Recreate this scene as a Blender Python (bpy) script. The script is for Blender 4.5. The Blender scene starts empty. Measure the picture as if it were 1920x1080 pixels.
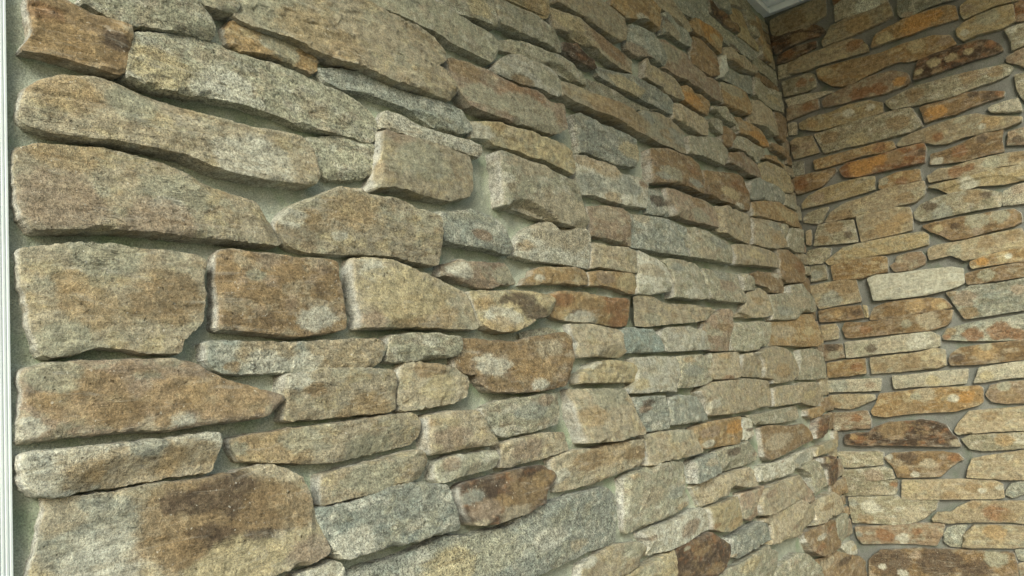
import bpy, math, random, time
import numpy as np
from mathutils import Matrix, Vector
from mathutils.geometry import delaunay_2d_cdt

S = bpy.context.scene
COL = S.collection

# ---------------------------------------------------------------- camera
CAM = Vector((-2.79200, -0.80000, 1.45000))
cam_data = bpy.data.cameras.new('camera')
cam = bpy.data.objects.new('camera', cam_data)
COL.objects.link(cam)
ROT = Matrix(((0.6118825950465541, -0.04894190736887248, -0.7894329481230127), (-0.7836963847729989, -0.17236288535047842, -0.5967503768305383), (-0.10686283906403707, 0.9838169166347743, -0.1438214454468428)))
cam.matrix_world = Matrix.Translation(CAM) @ ROT.to_4x4()
cam_data.sensor_width = 36.0
cam_data.lens = 27.1997
cam_data.clip_start = 0.02
cam_data.clip_end = 500
S.camera = cam

# ---------------------------------------------------------------- world, sun, exposure
SUN_EL, SUN_AZ = 27.0, 213.0          # direction the light comes from (azimuth counted from +X, anticlockwise)
world = bpy.data.worlds.new('World')
S.world = world
world.use_nodes = True
nt = world.node_tree
nt.nodes.clear()
wout = nt.nodes.new('ShaderNodeOutputWorld')
bg = nt.nodes.new('ShaderNodeBackground')
sky = nt.nodes.new('ShaderNodeTexSky')
sky.sky_type = 'NISHITA'
sky.sun_disc = False
sky.sun_elevation = math.radians(SUN_EL)
sky.sun_rotation = math.radians(90 - SUN_AZ)
sky.air_density = 1.0
sky.dust_density = 2.5
bg.inputs['Strength'].default_value = 0.12
nt.links.new(sky.outputs[0], bg.inputs['Color'])
nt.links.new(bg.outputs[0], wout.inputs['Surface'])

sun_data = bpy.data.lights.new('sun', 'SUN')
sun_data.energy = 1.5
sun_data.angle = math.radians(22)
sun_data.color = (0.945, 1.0, 0.895)
sun = bpy.data.objects.new('sun', sun_data)
COL.objects.link(sun)
_d = Vector((math.cos(math.radians(SUN_AZ)) * math.cos(math.radians(SUN_EL)),
             math.sin(math.radians(SUN_AZ)) * math.cos(math.radians(SUN_EL)),
             math.sin(math.radians(SUN_EL))))
sun.rotation_euler = _d.to_track_quat('Z', 'Y').to_euler()
sun.location = (-6, -8, 7)

S.view_settings.view_transform = 'Standard'
S.view_settings.look = 'None'
S.view_settings.gamma = 1.0
S.view_settings.exposure = 1.02
S.view_settings.use_curve_mapping = False
S.cycles.max_bounces = 8
S.cycles.diffuse_bounces = 5

# ---------------------------------------------------------------- noise
_rng = np.random.RandomState(7)
_perm = _rng.permutation(1024)
_grad = _rng.normal(size=(1024, 3)); _grad /= np.linalg.norm(_grad, axis=1)[:, None]

def perlin(p):
    """Gradient noise of an (n,3) array, about -0.7..0.7."""
    p = np.asarray(p, float)
    i = np.floor(p).astype(np.int64); f = p - i
    u = f * f * f * (f * (f * 6 - 15) + 10)
    tot = 0.0
    for dx in (0, 1):
        for dy in (0, 1):
            for dz in (0, 1):
                h = _perm[(_perm[(_perm[(i[:, 0] + dx) & 1023] + i[:, 1] + dy) & 1023] + i[:, 2] + dz) & 1023]
                g = _grad[h]
                d = f - np.array((dx, dy, dz))
                w = (u[:, 0] if dx else 1 - u[:, 0]) * (u[:, 1] if dy else 1 - u[:, 1]) * (u[:, 2] if dz else 1 - u[:, 2])
                tot = tot + w * (g * d).sum(1)
    return tot * 1.6

def fbm(p, octs=4, gain=0.5):
    a, t, s = 1.0, 0.0, 0.0
    q = np.array(p, float)
    for _ in range(octs):
        t = t + a * perlin(q); s += a
        a *= gain; q = q * 2.03 + 11.7
    return t / s

def smooth(x, a, b):
    t = np.clip((x - a) / (b - a), 0, 1)
    return t * t * (3 - 2 * t)

def srgb(r, g, b):
    c = np.array((r, g, b)) / 255.0
    return np.where(c <= 0.04045, c / 12.92, ((c + 0.055) / 1.055) ** 2.4)

PAL = dict(g=srgb(141, 142, 122), t=srgb(150, 144, 122), o=srgb(144, 125, 90), O=srgb(160, 124, 72),
           b=srgb(126, 110, 82), d=srgb(76, 66, 54), p=srgb(170, 171, 155), P=srgb(190, 196, 182),
           u=srgb(132, 137, 125), U=srgb(126, 138, 129), m=srgb(136, 124, 105), r=srgb(120, 90, 62), y=srgb(158, 150, 118))
MORTAR = srgb(140, 142, 126)

# ---------------------------------------------------------------- materials
def new_mat(name):
    m = bpy.data.materials.new(name); m.use_nodes = True
    n = m.node_tree.nodes; n.clear()
    out = n.new('ShaderNodeOutputMaterial'); b = n.new('ShaderNodeBsdfPrincipled')
    m.node_tree.links.new(b.outputs[0], out.inputs[0])
    return m, n, m.node_tree.links, b

def noise_node(n, l, vec, scale, detail=3.0, rough=0.6, dist=0.0):
    t = n.new('ShaderNodeTexNoise')
    t.inputs['Scale'].default_value = scale
    t.inputs['Detail'].default_value = detail
    t.inputs['Roughness'].default_value = rough
    t.inputs['Distortion'].default_value = dist
    if vec is not None: l.new(vec, t.inputs['Vector'])
    return t.outputs['Fac']

def ramp(n, l, fac, a, b, lo, hi):
    r = n.new('ShaderNodeMapRange')
    r.inputs['From Min'].default_value = a; r.inputs['From Max'].default_value = b
    r.inputs['To Min'].default_value = lo; r.inputs['To Max'].default_value = hi
    l.new(fac, r.inputs['Value'])
    return r.outputs[0]

def mixc(n, l, kind, fac, a, b):
    m = n.new('ShaderNodeMix'); m.data_type = 'RGBA'; m.blend_type = kind
    for v, s in ((fac, m.inputs[0]), (a, m.inputs[6]), (b, m.inputs[7])):
        if isinstance(v, bpy.types.NodeSocket): l.new(v, s)
        else: s.default_value = v
    return m.outputs[2]

def math_n(n, l, op, a, b=0.0):
    m = n.new('ShaderNodeMath'); m.operation = op
    for v, s in ((a, m.inputs[0]), (b, m.inputs[1])):
        if isinstance(v, bpy.types.NodeSocket): l.new(v, s)
        else: s.default_value = v
    return m.outputs[0]

def make_stone_material():
    m, n, l, b = new_mat('ledge_stone')
    tc = n.new('ShaderNodeTexCoord').outputs['Object']
    at = n.new('ShaderNodeAttribute'); at.attribute_name = 'stone_colour'
    rnd = n.new('ShaderNodeObjectInfo').outputs['Random']
    off = n.new('ShaderNodeVectorMath'); off.operation = 'ADD'
    sc = n.new('ShaderNodeVectorMath'); sc.operation = 'SCALE'
    sc.inputs[0].default_value = (13.0, 7.0, 5.0); l.new(rnd, sc.inputs['Scale'])
    l.new(tc, off.inputs[0]); l.new(sc.outputs[0], off.inputs[1])
    v = off.outputs[0]
    st = n.new('ShaderNodeVectorMath'); st.operation = 'MULTIPLY'
    st.inputs[1].default_value = (0.28, 0.28, 1.6); l.new(v, st.inputs[0])
    grain = math_n(n, l, 'ADD', math_n(n, l, 'MULTIPLY', noise_node(n, l, v, 330, 3.0, 0.7), 0.5), math_n(n, l, 'MULTIPLY', noise_node(n, l, v, 820, 2.0, 0.7), 0.5))
    mott = noise_node(n, l, v, 85, 5.0, 0.72)
    streak = noise_node(n, l, st.outputs[0], 110, 5.0, 0.7, 0.4)
    alpha = at.outputs['Alpha']
    # grains of light quartz and dark mica; how strong is a property of the stone
    lo = ramp(n, l, grain, 0.39, 0.62, 0.22, 1.85)
    g1 = math_n(n, l, 'ADD', math_n(n, l, 'MULTIPLY', math_n(n, l, 'SUBTRACT', lo, 1.0), alpha), 1.0)
    g2 = ramp(n, l, mott, 0.32, 0.70, 0.60, 1.42)
    g3 = ramp(n, l, streak, 0.3, 0.7, 0.92, 1.08)
    k = math_n(n, l, 'MULTIPLY', math_n(n, l, 'MULTIPLY', g1, g2), g3)
    comb = n.new('ShaderNodeCombineColor')
    for i in range(3): l.new(k, comb.inputs[i])
    c = mixc(n, l, 'MULTIPLY', 1.0, at.outputs['Color'], comb.outputs[0])
    # hairline cracks along the bedding
    ck = noise_node(n, l, st.outputs[0], 30, 4.0, 0.6, 0.3)
    ckl = ramp(n, l, math_n(n, l, 'ABSOLUTE', math_n(n, l, 'SUBTRACT', ck, 0.5)), 0.0, 0.0075, 1.0, 0.0)
    ckm = ramp(n, l, noise_node(n, l, v, 16, 2.0, 0.5), 0.55, 0.60, 0.0, 1.0)
    crack = math_n(n, l, 'MULTIPLY', ckl, ckm)
    c = mixc(n, l, 'MULTIPLY', math_n(n, l, 'MULTIPLY', crack, 0.35), c, (0.30, 0.25, 0.2, 1))
    # warm/cool drift
    drift = ramp(n, l, noise_node(n, l, v, 42, 4.0, 0.65), 0.4, 0.62, 0.0, 0.55)
    c = mixc(n, l, 'MULTIPLY', drift, c, (1.05, 0.99, 0.92, 1))
    scf = noise_node(n, l, st.outputs[0], 62, 6.0, 0.78, 0.8)
    c = mixc(n, l, 'MIX', ramp(n, l, scf, 0.55, 0.66, 0.0, 0.28), c, (0.47, 0.46, 0.38, 1))
    dk = noise_node(n, l, st.outputs[0], 38, 6.0, 0.75, 0.5)
    c = mixc(n, l, 'MULTIPLY', ramp(n, l, dk, 0.46, 0.34, 0.0, 0.55), c, (0.60, 0.52, 0.42, 1))
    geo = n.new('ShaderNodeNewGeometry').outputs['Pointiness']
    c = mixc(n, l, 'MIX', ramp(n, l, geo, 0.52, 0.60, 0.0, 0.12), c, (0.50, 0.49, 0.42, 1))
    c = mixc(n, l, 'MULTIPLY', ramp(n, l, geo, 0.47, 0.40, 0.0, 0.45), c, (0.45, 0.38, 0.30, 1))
    # pale lime specks
    spk = ramp(n, l, noise_node(n, l, v, 240, 2.0, 0.5), 0.69, 0.75, 0.0, 0.55)
    c = mixc(n, l, 'MIX', spk, c, (0.62, 0.60, 0.50, 1))
    pit = ramp(n, l, noise_node(n, l, v, 170, 2.0, 0.5), 0.30, 0.25, 0.0, 0.6)
    c = mixc(n, l, 'MULTIPLY', pit, c, (0.3, 0.26, 0.2, 1))
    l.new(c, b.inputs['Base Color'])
    b.inputs['Roughness'].default_value = 0.86
    b.inputs['Specular IOR Level'].default_value = 0.28
    h = math_n(n, l, 'ADD', math_n(n, l, 'MULTIPLY', grain, 1.0), math_n(n, l, 'MULTIPLY', mott, 0.7))
    h = math_n(n, l, 'ADD', h, math_n(n, l, 'MULTIPLY', streak, 0.8))
    h = math_n(n, l, 'SUBTRACT', h, math_n(n, l, 'MULTIPLY', pit, 0.5))
    h = math_n(n, l, 'SUBTRACT', h, math_n(n, l, 'MULTIPLY', crack, 0.4))
    bp = n.new('ShaderNodeBump'); bp.inputs['Strength'].default_value = 1.0; bp.inputs['Distance'].default_value = 0.0022
    l.new(h, bp.inputs['Height']); l.new(bp.outputs[0], b.inputs['Normal'])
    return m

def make_mortar_material(name, tint):
    m, n, l, b = new_mat(name)
    tc = n.new('ShaderNodeTexCoord').outputs['Object']
    fine = noise_node(n, l, tc, 650, 2.0, 0.6)
    big = noise_node(n, l, tc, 9, 4.0, 0.6)
    moss = noise_node(n, l, tc, 14, 4.0, 0.65)
    k = math_n(n, l, 'MULTIPLY', ramp(n, l, fine, 0.3, 0.7, 0.62, 1.36), ramp(n, l, big, 0.3, 0.7, 0.74, 1.2))
    comb = n.new('ShaderNodeCombineColor')
    for i in range(3): l.new(k, comb.inputs[i])
    c = mixc(n, l, 'MIX', ramp(n, l, moss, 0.5, 0.68, 0.0, 0.65), tint + (1,), (tint[0] * 0.62, tint[1] * 0.78, tint[2] * 0.56, 1))
    c = mixc(n, l, 'MULTIPLY', 1.0, c, comb.outputs[0])
    l.new(c, b.inputs['Base Color']); b.inputs['Roughness'].default_value = 0.93
    b.inputs['Specular IOR Level'].default_value = 0.2
    h = math_n(n, l, 'ADD', math_n(n, l, 'MULTIPLY', fine, 0.5), noise_node(n, l, tc, 120, 3.0, 0.6))
    bp = n.new('ShaderNodeBump'); bp.inputs['Strength'].default_value = 0.95; bp.inputs['Distance'].default_value = 0.002
    l.new(h, bp.inputs['Height']); l.new(bp.outputs[0], b.inputs['Normal'])
    return m

def make_paint_material(name, c0, rough=0.45):
    m, n, l, b = new_mat(name)
    tc = n.new('ShaderNodeTexCoord').outputs['Object']
    f = noise_node(n, l, tc, 14, 5.0, 0.7)
    dirt = ramp(n, l, f, 0.35, 0.75, 1.02, 0.88)
    comb = n.new('ShaderNodeCombineColor')
    for i in range(3): l.new(dirt, comb.inputs[i])
    l.new(mixc(n, l, 'MULTIPLY', 1.0, c0 + (1,), comb.outputs[0]), b.inputs['Base Color'])
    b.inputs['Roughness'].default_value = rough
    bp = n.new('ShaderNodeBump'); bp.inputs['Strength'].default_value = 0.15; bp.inputs['Distance'].default_value = 0.0008
    l.new(noise_node(n, l, tc, 160, 3.0, 0.6), bp.inputs['Height']); l.new(bp.outputs[0], b.inputs['Normal'])
    return m

STONE = make_stone_material()
MORT_L = make_mortar_material('pointing_mortar', tuple(srgb(148, 153, 136)))
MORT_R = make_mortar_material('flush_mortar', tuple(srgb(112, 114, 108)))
WHITE = make_paint_material('white_trim_paint', (0.56, 0.62, 0.60))
SOFFIT = make_paint_material('white_soffit_vinyl', (0.88, 0.90, 0.89), 0.5)
FRIEZE = make_paint_material('white_frieze_paint', (0.82, 0.85, 0.84))
DECK = make_mortar_material('porch_concrete', (0.27, 0.27, 0.25))

def grass_material():
    m, n, l, b = new_mat('lawn')
    tc = n.new('ShaderNodeTexCoord').outputs['Object']
    f = noise_node(n, l, tc, 1.5, 6.0, 0.7)
    c = mixc(n, l, 'MIX', ramp(n, l, f, 0.35, 0.65, 0, 1), (0.055, 0.10, 0.03, 1), (0.11, 0.16, 0.05, 1))
    l.new(c, b.inputs['Base Color']); b.inputs['Roughness'].default_value = 0.95
    return m
LAWN = grass_material()

# ---------------------------------------------------------------- object helpers
def tag(o, label=None, category=None, kind=None, group=None):
    if label: o['label'] = label
    if category: o['category'] = category
    if kind: o['kind'] = kind
    if group: o['group'] = group
    return o

def empty(name, loc):
    o = bpy.data.objects.new(name, None); o.empty_display_size = 0.2
    o.location = loc; COL.objects.link(o); return o

def mesh_obj(name, co, faces, mat, parent=None, smooth_angle=None, colours=None, loc=None):
    co = np.asarray(co, float)
    me = bpy.data.meshes.new(name)
    off = np.array(loc if loc is not None else (0, 0, 0), float)
    if isinstance(faces, np.ndarray):
        k = faces.shape[1]
        me.vertices.add(len(co)); me.vertices.foreach_set('co', (co - off).ravel())
        me.loops.add(faces.size); me.loops.foreach_set('vertex_index', faces.ravel().astype(np.int32))
        me.polygons.add(len(faces))
        me.polygons.foreach_set('loop_start', np.arange(0, faces.size, k, dtype=np.int32))
        me.update(calc_edges=True)
    else:
        me.from_pydata([tuple(c) for c in (co - off)], [], faces)
    if colours is not None:
        a = me.color_attributes.new('stone_colour', 'FLOAT_COLOR', 'POINT')
        a.data.foreach_set('color', np.asarray(colours, np.float32).ravel())
    me.materials.append(mat)
    me.validate()
    if smooth_angle is not None:
        me.polygons.foreach_set('use_smooth', [True] * len(me.polygons))
        if smooth_angle < 179: me.set_sharp_from_angle(angle=math.radians(smooth_angle))
    o = bpy.data.objects.new(name, me); COL.objects.link(o)
    o.location = off
    if parent is not None:
        o.parent = parent
        o.matrix_parent_inverse = parent.matrix_basis.inverted()
    return o

def boxes(name, bxs, mat, parent=None, bevel=0.0):
    co, fa = [], []
    for (x0, y0, z0, x1, y1, z1) in bxs:
        k = len(co)
        co += [(x, y, z) for z in (z0, z1) for y in (y0, y1) for x in (x0, x1)]
        fa += [[k + i for i in q] for q in ((0, 2, 3, 1), (4, 5, 7, 6), (0, 1, 5, 4), (2, 6, 7, 3), (0, 4, 6, 2), (1, 3, 7, 5))]
    o = mesh_obj(name, co, fa, mat, parent)
    if bevel:
        md = o.modifiers.new('bevel', 'BEVEL'); md.width = bevel; md.segments = 2
    return o

# ---------------------------------------------------------------- walls: local (u, v, w) -> world
def to_world(wall, u, v, w):
    if wall == 'L': return np.stack([u, -w, v], 1)          # wall along X, facing -Y
    return np.stack([-w, u, v], 1)                          # wall along Y, facing -X

def inside(poly, pts):
    x, y = pts[:, 0], pts[:, 1]
    c = np.zeros(len(pts), bool)
    n = len(poly)
    for i in range(n):
        x1, y1 = poly[i]; x2, y2 = poly[(i + 1) % n]
        if y1 == y2: continue
        k = ((y1 > y) != (y2 > y)) & (x < (x2 - x1) * (y - y1) / (y2 - y1) + x1)
        c ^= k
    return c

def edge_dist(poly, pts):
    a = poly; b = np.roll(poly, -1, 0)
    d = b - a; L = (d * d).sum(1) + 1e-12
    out = np.full(len(pts), 1e9)
    for i in range(len(a)):
        t = np.clip(((pts - a[i]) @ d[i]) / L[i], 0, 1)
        q = pts - (a[i] + t[:, None] * d[i])
        out = np.minimum(out, (q * q).sum(1))
    return np.sqrt(out)

def resample(P, s):
    out = []
    n = len(P)
    for i in range(n):
        a, b = P[i], P[(i + 1) % n]
        k = max(1, int(round(np.linalg.norm(b - a) / s)))
        for j in range(k): out.append(a + (b - a) * j / k)
    return np.array(out)

def corner_cut(P, r=0.16):
    out = []
    n = len(P)
    for i in range(n):
        a, b, c = P[i - 1], P[i], P[(i + 1) % n]
        la, lc = np.linalg.norm(a - b), np.linalg.norm(c - b)
        out.append(b + (a - b) / max(la, 1e-9) * min(r * la, 0.0022))
        out.append(b + (c - b) / max(lc, 1e-9) * min(r * lc, 0.0022))
    return np.array(out)

U_MIN = -2.5114 + 0.003

def build_stone(wall, key, w0, poly, stains, seed, spacing, parent, rough=1.0, name='stone', link=True):
    rs = np.random.RandomState(seed)
    P = np.array(poly, float)
    if wall == 'L': P[:, 0] = np.maximum(P[:, 0], U_MIN + 0.0015 * (1 + np.sin(P[:, 1] * 300)))
    area = 0.5 * np.sum(P[:, 0] * np.roll(P[:, 1], -1) - np.roll(P[:, 0], -1) * P[:, 1])
    if area < 0: P = P[::-1]
    P = corner_cut(P)
    if wall == 'L': w0 = w0 + rs.uniform(-0.003, 0.004)
    B = resample(P, spacing)
    # outline roughness
    tg = np.roll(B, -1, 0) - np.roll(B, 1, 0); tg /= np.linalg.norm(tg, axis=1)[:, None] + 1e-9
    nr = np.stack([tg[:, 1], -tg[:, 0]], 1)
    sd = rs.rand(3) * 500
    q = np.c_[B, np.zeros(len(B))]
    ja = 0.0012 * rough * (0.5 + rs.rand())
    jit = ja * 1.6 * fbm(q * 70 + sd, 3, 0.6) + ja * 0.8 * perlin(q * 260 + sd)
    size = min(np.ptp(P[:, 0]), np.ptp(P[:, 1]))
    jit += ja * 1.1 * (0.25 - np.abs(fbm(q * 42 + sd * 2.2, 4, 0.62)))
    jit *= min(1.0, size / 0.03)
    jit += (0.0004 if P[:, 0].mean() < -1.75 else -0.0009) if wall == 'L' else 0.0008
    B = B + nr * jit[:, None]
    # inner points
    lo, hi = B.min(0), B.max(0)
    xs = np.arange(lo[0], hi[0] + spacing, spacing); ys = np.arange(lo[1], hi[1] + spacing, spacing * 0.866)
    gx, gy = np.meshgrid(xs, ys); gx = gx + (np.arange(len(ys)) % 2)[:, None] * spacing * 0.5
    G = np.c_[gx.ravel(), gy.ravel()] + (rs.rand(gx.size, 2) - 0.5) * spacing * 0.35
    G = G[inside(B, G)]
    if len(G): G = G[edge_dist(B, G) > spacing * 0.55]
    V2 = np.vstack([B, G]); nb = len(B)
    res = delaunay_2d_cdt([Vector(v) for v in V2], [(i, (i + 1) % nb) for i in range(nb)], [], 1, 1e-6)
    verts, faces, ov = res[0], res[2], res[3]
    V2 = np.array([tuple(v) for v in verts])
    # boundary loop from the triangles themselves
    F = np.array([tuple(f) for f in faces if len(f) == 3], dtype=np.int64)
    if len(F) == 0: return None
    e = np.vstack([F[:, [0, 1]], F[:, [1, 2]], F[:, [2, 0]]])
    a2 = (V2[F[:, 1], 0] - V2[F[:, 0], 0]) * (V2[F[:, 2], 1] - V2[F[:, 0], 1]) - (V2[F[:, 2], 0] - V2[F[:, 0], 0]) * (V2[F[:, 1], 1] - V2[F[:, 0], 1])
    flip = a2 < 0; F[flip] = F[flip][:, ::-1]
    e = np.vstack([F[:, [0, 1]], F[:, [1, 2]], F[:, [2, 0]]])
    es = set(map(tuple, e.tolist()))
    nxt = {a: b for a, b in es if (b, a) not in es}
    st = max(nxt, key=lambda k: V2[k, 0]); loop = [st]
    while True:
        k = nxt.get(loop[-1])
        if k is None or k == st or len(loop) > len(nxt): break
        loop.append(k)
    loop = np.array(loop)
    BL = V2[loop]
    # ---- front relief
    c = V2.mean(0)
    q = np.c_[V2, np.full(len(V2), w0)]
    dist = edge_dist(BL, V2)
    tilt = rs.normal(size=2) * np.array((0.022, 0.06)) * rough
    w = (V2 - c) @ tilt
    w += 0.0018 * rough * fbm(q * np.array((14, 24, 1)) + sd, 3, 0.5) * (0.6 + rs.rand())
    w += 0.0015 * rough * fbm(q * np.array((50, 100, 1)) + sd * 2, 4, 0.66)
    w -= 0.0014 * rough * np.abs(fbm(q * np.array((18, 45, 1)) + sd * 6, 3, 0.6)) * 2.0
    # broad cleavage planes meeting in ridges
    ex_ = np.ptp(V2, axis=0)
    fac = np.full(len(V2), 9.0)
    for _ in range(rs.randint(3, 6)):
        ang = rs.uniform(0, 2 * math.pi); slp = rs.uniform(0.03, 0.14)
        g_ = np.array((math.cos(ang) * slp * 0.7, math.sin(ang) * slp * 1.2))
        o_ = c + (rs.rand(2) - 0.5) * ex_ * 0.7
        fac = np.minimum(fac, (V2 - o_) @ g_ + rs.uniform(0, 0.002))
    fac += 0.0005 * perlin(q * np.array((60, 90, 1)) + sd * 7)
    w += (fac - np.percentile(fac, 70)) * rough * 1.0
    lay = fbm(q * np.array((16, 150, 1)) + sd * 3, 3, 0.6)
    w += 0.0011 * rough * lay * rs.rand() * 1.6
    # cleft terraces on some stones
    if rs.rand() < 0.40:
        k = fbm(q * np.array((13, 28, 1)) + sd * 4, 3, 0.55)
        w += 0.0017 * rough * (smooth(k, 0.02, 0.06) - 0.5)
    ext = np.ptp(V2, axis=0)
    r = min((0.0004 + 0.0040 * rs.rand() ** 4) * (1.0 if wall == 'L' else 0.7), ext.min() * 0.3)
    rl = r * (1 + 0.7 * perlin(q * 30 + sd * 5))
    s = np.clip(dist / np.maximum(rl, 1e-4), 0, 1)
    w -= rl * 0.6 * (1 - np.sqrt(np.maximum(0, 1 - (1 - s) ** 2)))
    # chipped arrises: planes that cut corners and edges
    for ic in range(rs.randint(7, 15)):
        ib = rs.randint(len(BL)); pb = BL[ib]
        tgc = BL[(ib + 2) % len(BL)] - BL[ib - 2]; tgc = tgc / (np.linalg.norm(tgc) + 1e-9)
        an = rs.normal() * 0.3
        dd = np.array((-tgc[1], tgc[0]))
        dd = np.array((dd[0] * math.cos(an) - dd[1] * math.sin(an), dd[0] * math.sin(an) + dd[1] * math.cos(an)))
        tt = np.array((-dd[1], dd[0]))
        reach = (rs.uniform(0.004, 0.014) if ic < 3 else rs.uniform(0.0008, 0.0045)) * min(1, ext.min() / 0.05)
        sl = rs.uniform(0.35, 0.8) if ic < 3 else rs.uniform(0.9, 2.2); wid = rs.uniform(0.015, 0.05) if ic < 3 else rs.uniform(0.003, 0.014)
        x_, y_ = (V2 - pb) @ dd, (V2 - pb) @ tt
        cut = sl * (x_ - reach + reach * (y_ / wid) ** 2) + 0.0010 * perlin(q * 110 + sd)
        w = np.where(cut < w, cut * 0.85 + w * 0.15, w)
    wmin = -w0 * (0.62 if wall == 'L' else 0.30)
    w = np.maximum(w, wmin)
    w = w0 + w
    # ---- sides
    tg = np.roll(BL, -1, 0) - np.roll(BL, 1, 0); tg /= np.linalg.norm(tg, axis=1)[:, None] + 1e-9
    nr = np.stack([tg[:, 1], -tg[:, 0]], 1)
    # smooth normals a little
    for _ in range(4): nr = nr * 0.5 + (np.roll(nr, 1, 0) + np.roll(nr, -1, 0)) * 0.25
    nr /= np.linalg.norm(nr, axis=1)[:, None] + 1e-9
    wb = w[loop]; depth_end = -0.020 if wall == 'L' else -0.008
    nring = 6 if wall == 'L' else 4
    allv = [np.c_[V2, w]]; faces_all = [F]; prev = loop; base = len(V2)
    flare = rs.uniform(-0.0015, 0.0035)
    for k in range(1, nring + 1):
        t = k / nring
        wk = wb * (1 - t) + depth_end * t
        Bq = np.c_[BL, wk]
        off = flare * t + (0.0016 * rough * fbm(Bq * np.array((60, 60, 110)) + sd, 3, 0.6) + 0.0006 * (1 if k < 3 else 0))
        off = off * min(1, size / 0.03)
        R = BL + nr * off[:, None]
        allv.append(np.c_[R, wk])
        cur = base + np.arange(len(loop)); base += len(loop)
        a, b2 = prev, np.roll(prev, -1); c2, d2 = np.roll(cur, -1), cur
        faces_all.append(np.c_[a, d2, c2]); faces_all.append(np.c_[a, c2, b2])
        prev = cur
    A = np.vstack(allv); FA = np.vstack(faces_all)
    # ---- colour
    n = len(A)
    q = A.copy(); q[:, 2] *= 0.6
    base_c = PAL[key]
    neigh = {'g': 'tpm', 't': 'gyb', 'o': 'byt', 'b': 'tmd', 'd': 'brm', 'p': 'gtg', 'P': 'pp', 'u': 'gpU', 'U': 'uug', 'm': 'tgb', 'r': 'bmo', 'y': 'tgb'}[key]
    vb = 1 + rs.uniform(-0.15, 0.13)
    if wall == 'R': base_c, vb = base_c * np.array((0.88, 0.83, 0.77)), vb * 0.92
    C = np.tile(base_c * vb, (n, 1))
    for j, kk in enumerate(neigh):
        f = fbm(q * np.array((18, 34, 20)) * (1 + 0.4 * j) + sd * (j + 1.3), 5, 0.68)
        mk = smooth(f, 0.04, 0.26) * (0.62 if j < 2 else 0.4)
        C = C * (1 - mk[:, None]) + PAL[kk] * mk[:, None]
    if rs.rand() < 0.5:
        f = fbm(q * np.array((10, 110, 30)) + sd, 4, 0.6)
        C *= (1 + 0.10 * f)[:, None]
    for (kk, su, sv, ru, rv) in stains:
        ru, rv = ru * 1.35, rv * 0.9
        rr = np.sqrt(((A[:, 0] - su) / ru) ** 2 + ((A[:, 1] - sv) / rv) ** 2)
        rr = rr + 0.65 * fbm(np.c_[A[:, 0] / ru * 0.9, A[:, 1] / rv * 1.2, A[:, 2] * 30] + sd * 1.7, 5, 0.68)
        mk = 1 - smooth(rr, 0.74, 1.04)
        mk = mk * (0.88 + 0.25 * perlin(q * 160 + sd))
        mk = np.clip(mk, 0, 1) * (0.62 if kk in 'oOr' and wall == 'L' and key not in 'oO' else 0.88)
        C = C * (1 - mk[:, None]) + PAL[kk] * mk[:, None]
    # thin film of mortar smeared on the flanks, thicker towards the joint; end faces also painted paler as if side-lit
    nf = len(V2)
    hgt = (A[nf:, 2] / max(w0, 1e-4))
    f = fbm(q[nf:] * 40 + sd, 3, 0.6)
    amt = np.clip(0.95 - hgt * 0.9 + f * 1.5, 0, 1) * 0.75
    lit_film = srgb(176, 178, 172)
    mc = MORTAR * 0.2 + lit_film * 0.8
    side = np.zeros(len(A) - nf)
    mloop = len(loop)
    endf = np.clip((np.abs(nr[:, 0]) - 0.55) / 0.35, 0, 1)  # end-face mask: grazing light and grout haze both put into the colour
    amt = np.maximum(amt * 0.7, np.tile(endf, nring) * np.clip(0.80 + 0.8 * f, 0.15, 0.92))
    C[nf:] = C[nf:] * (1 - amt[:, None]) + mc * amt[:, None]
    grain = {'p': 0.95, 'u': 1.0, 'g': 0.85, 'U': 0.9, 'P': 0.35}.get(key, 0.65) * rs.uniform(0.6, 1.15)
    C = np.c_[np.clip(C, 0.01, 0.95), np.full(n, grain)]
    W = to_world(wall, A[:, 0], A[:, 1], A[:, 2])
    if wall == 'R': FA = FA[:, ::-1]
    ctr = to_world(wall, np.array([c[0]]), np.array([c[1]]), np.array([w0]))[0]
    if not link: return W, FA, C
    return mesh_obj(name, W, np.ascontiguousarray(FA), STONE, parent, 30, C, ctr)

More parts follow.
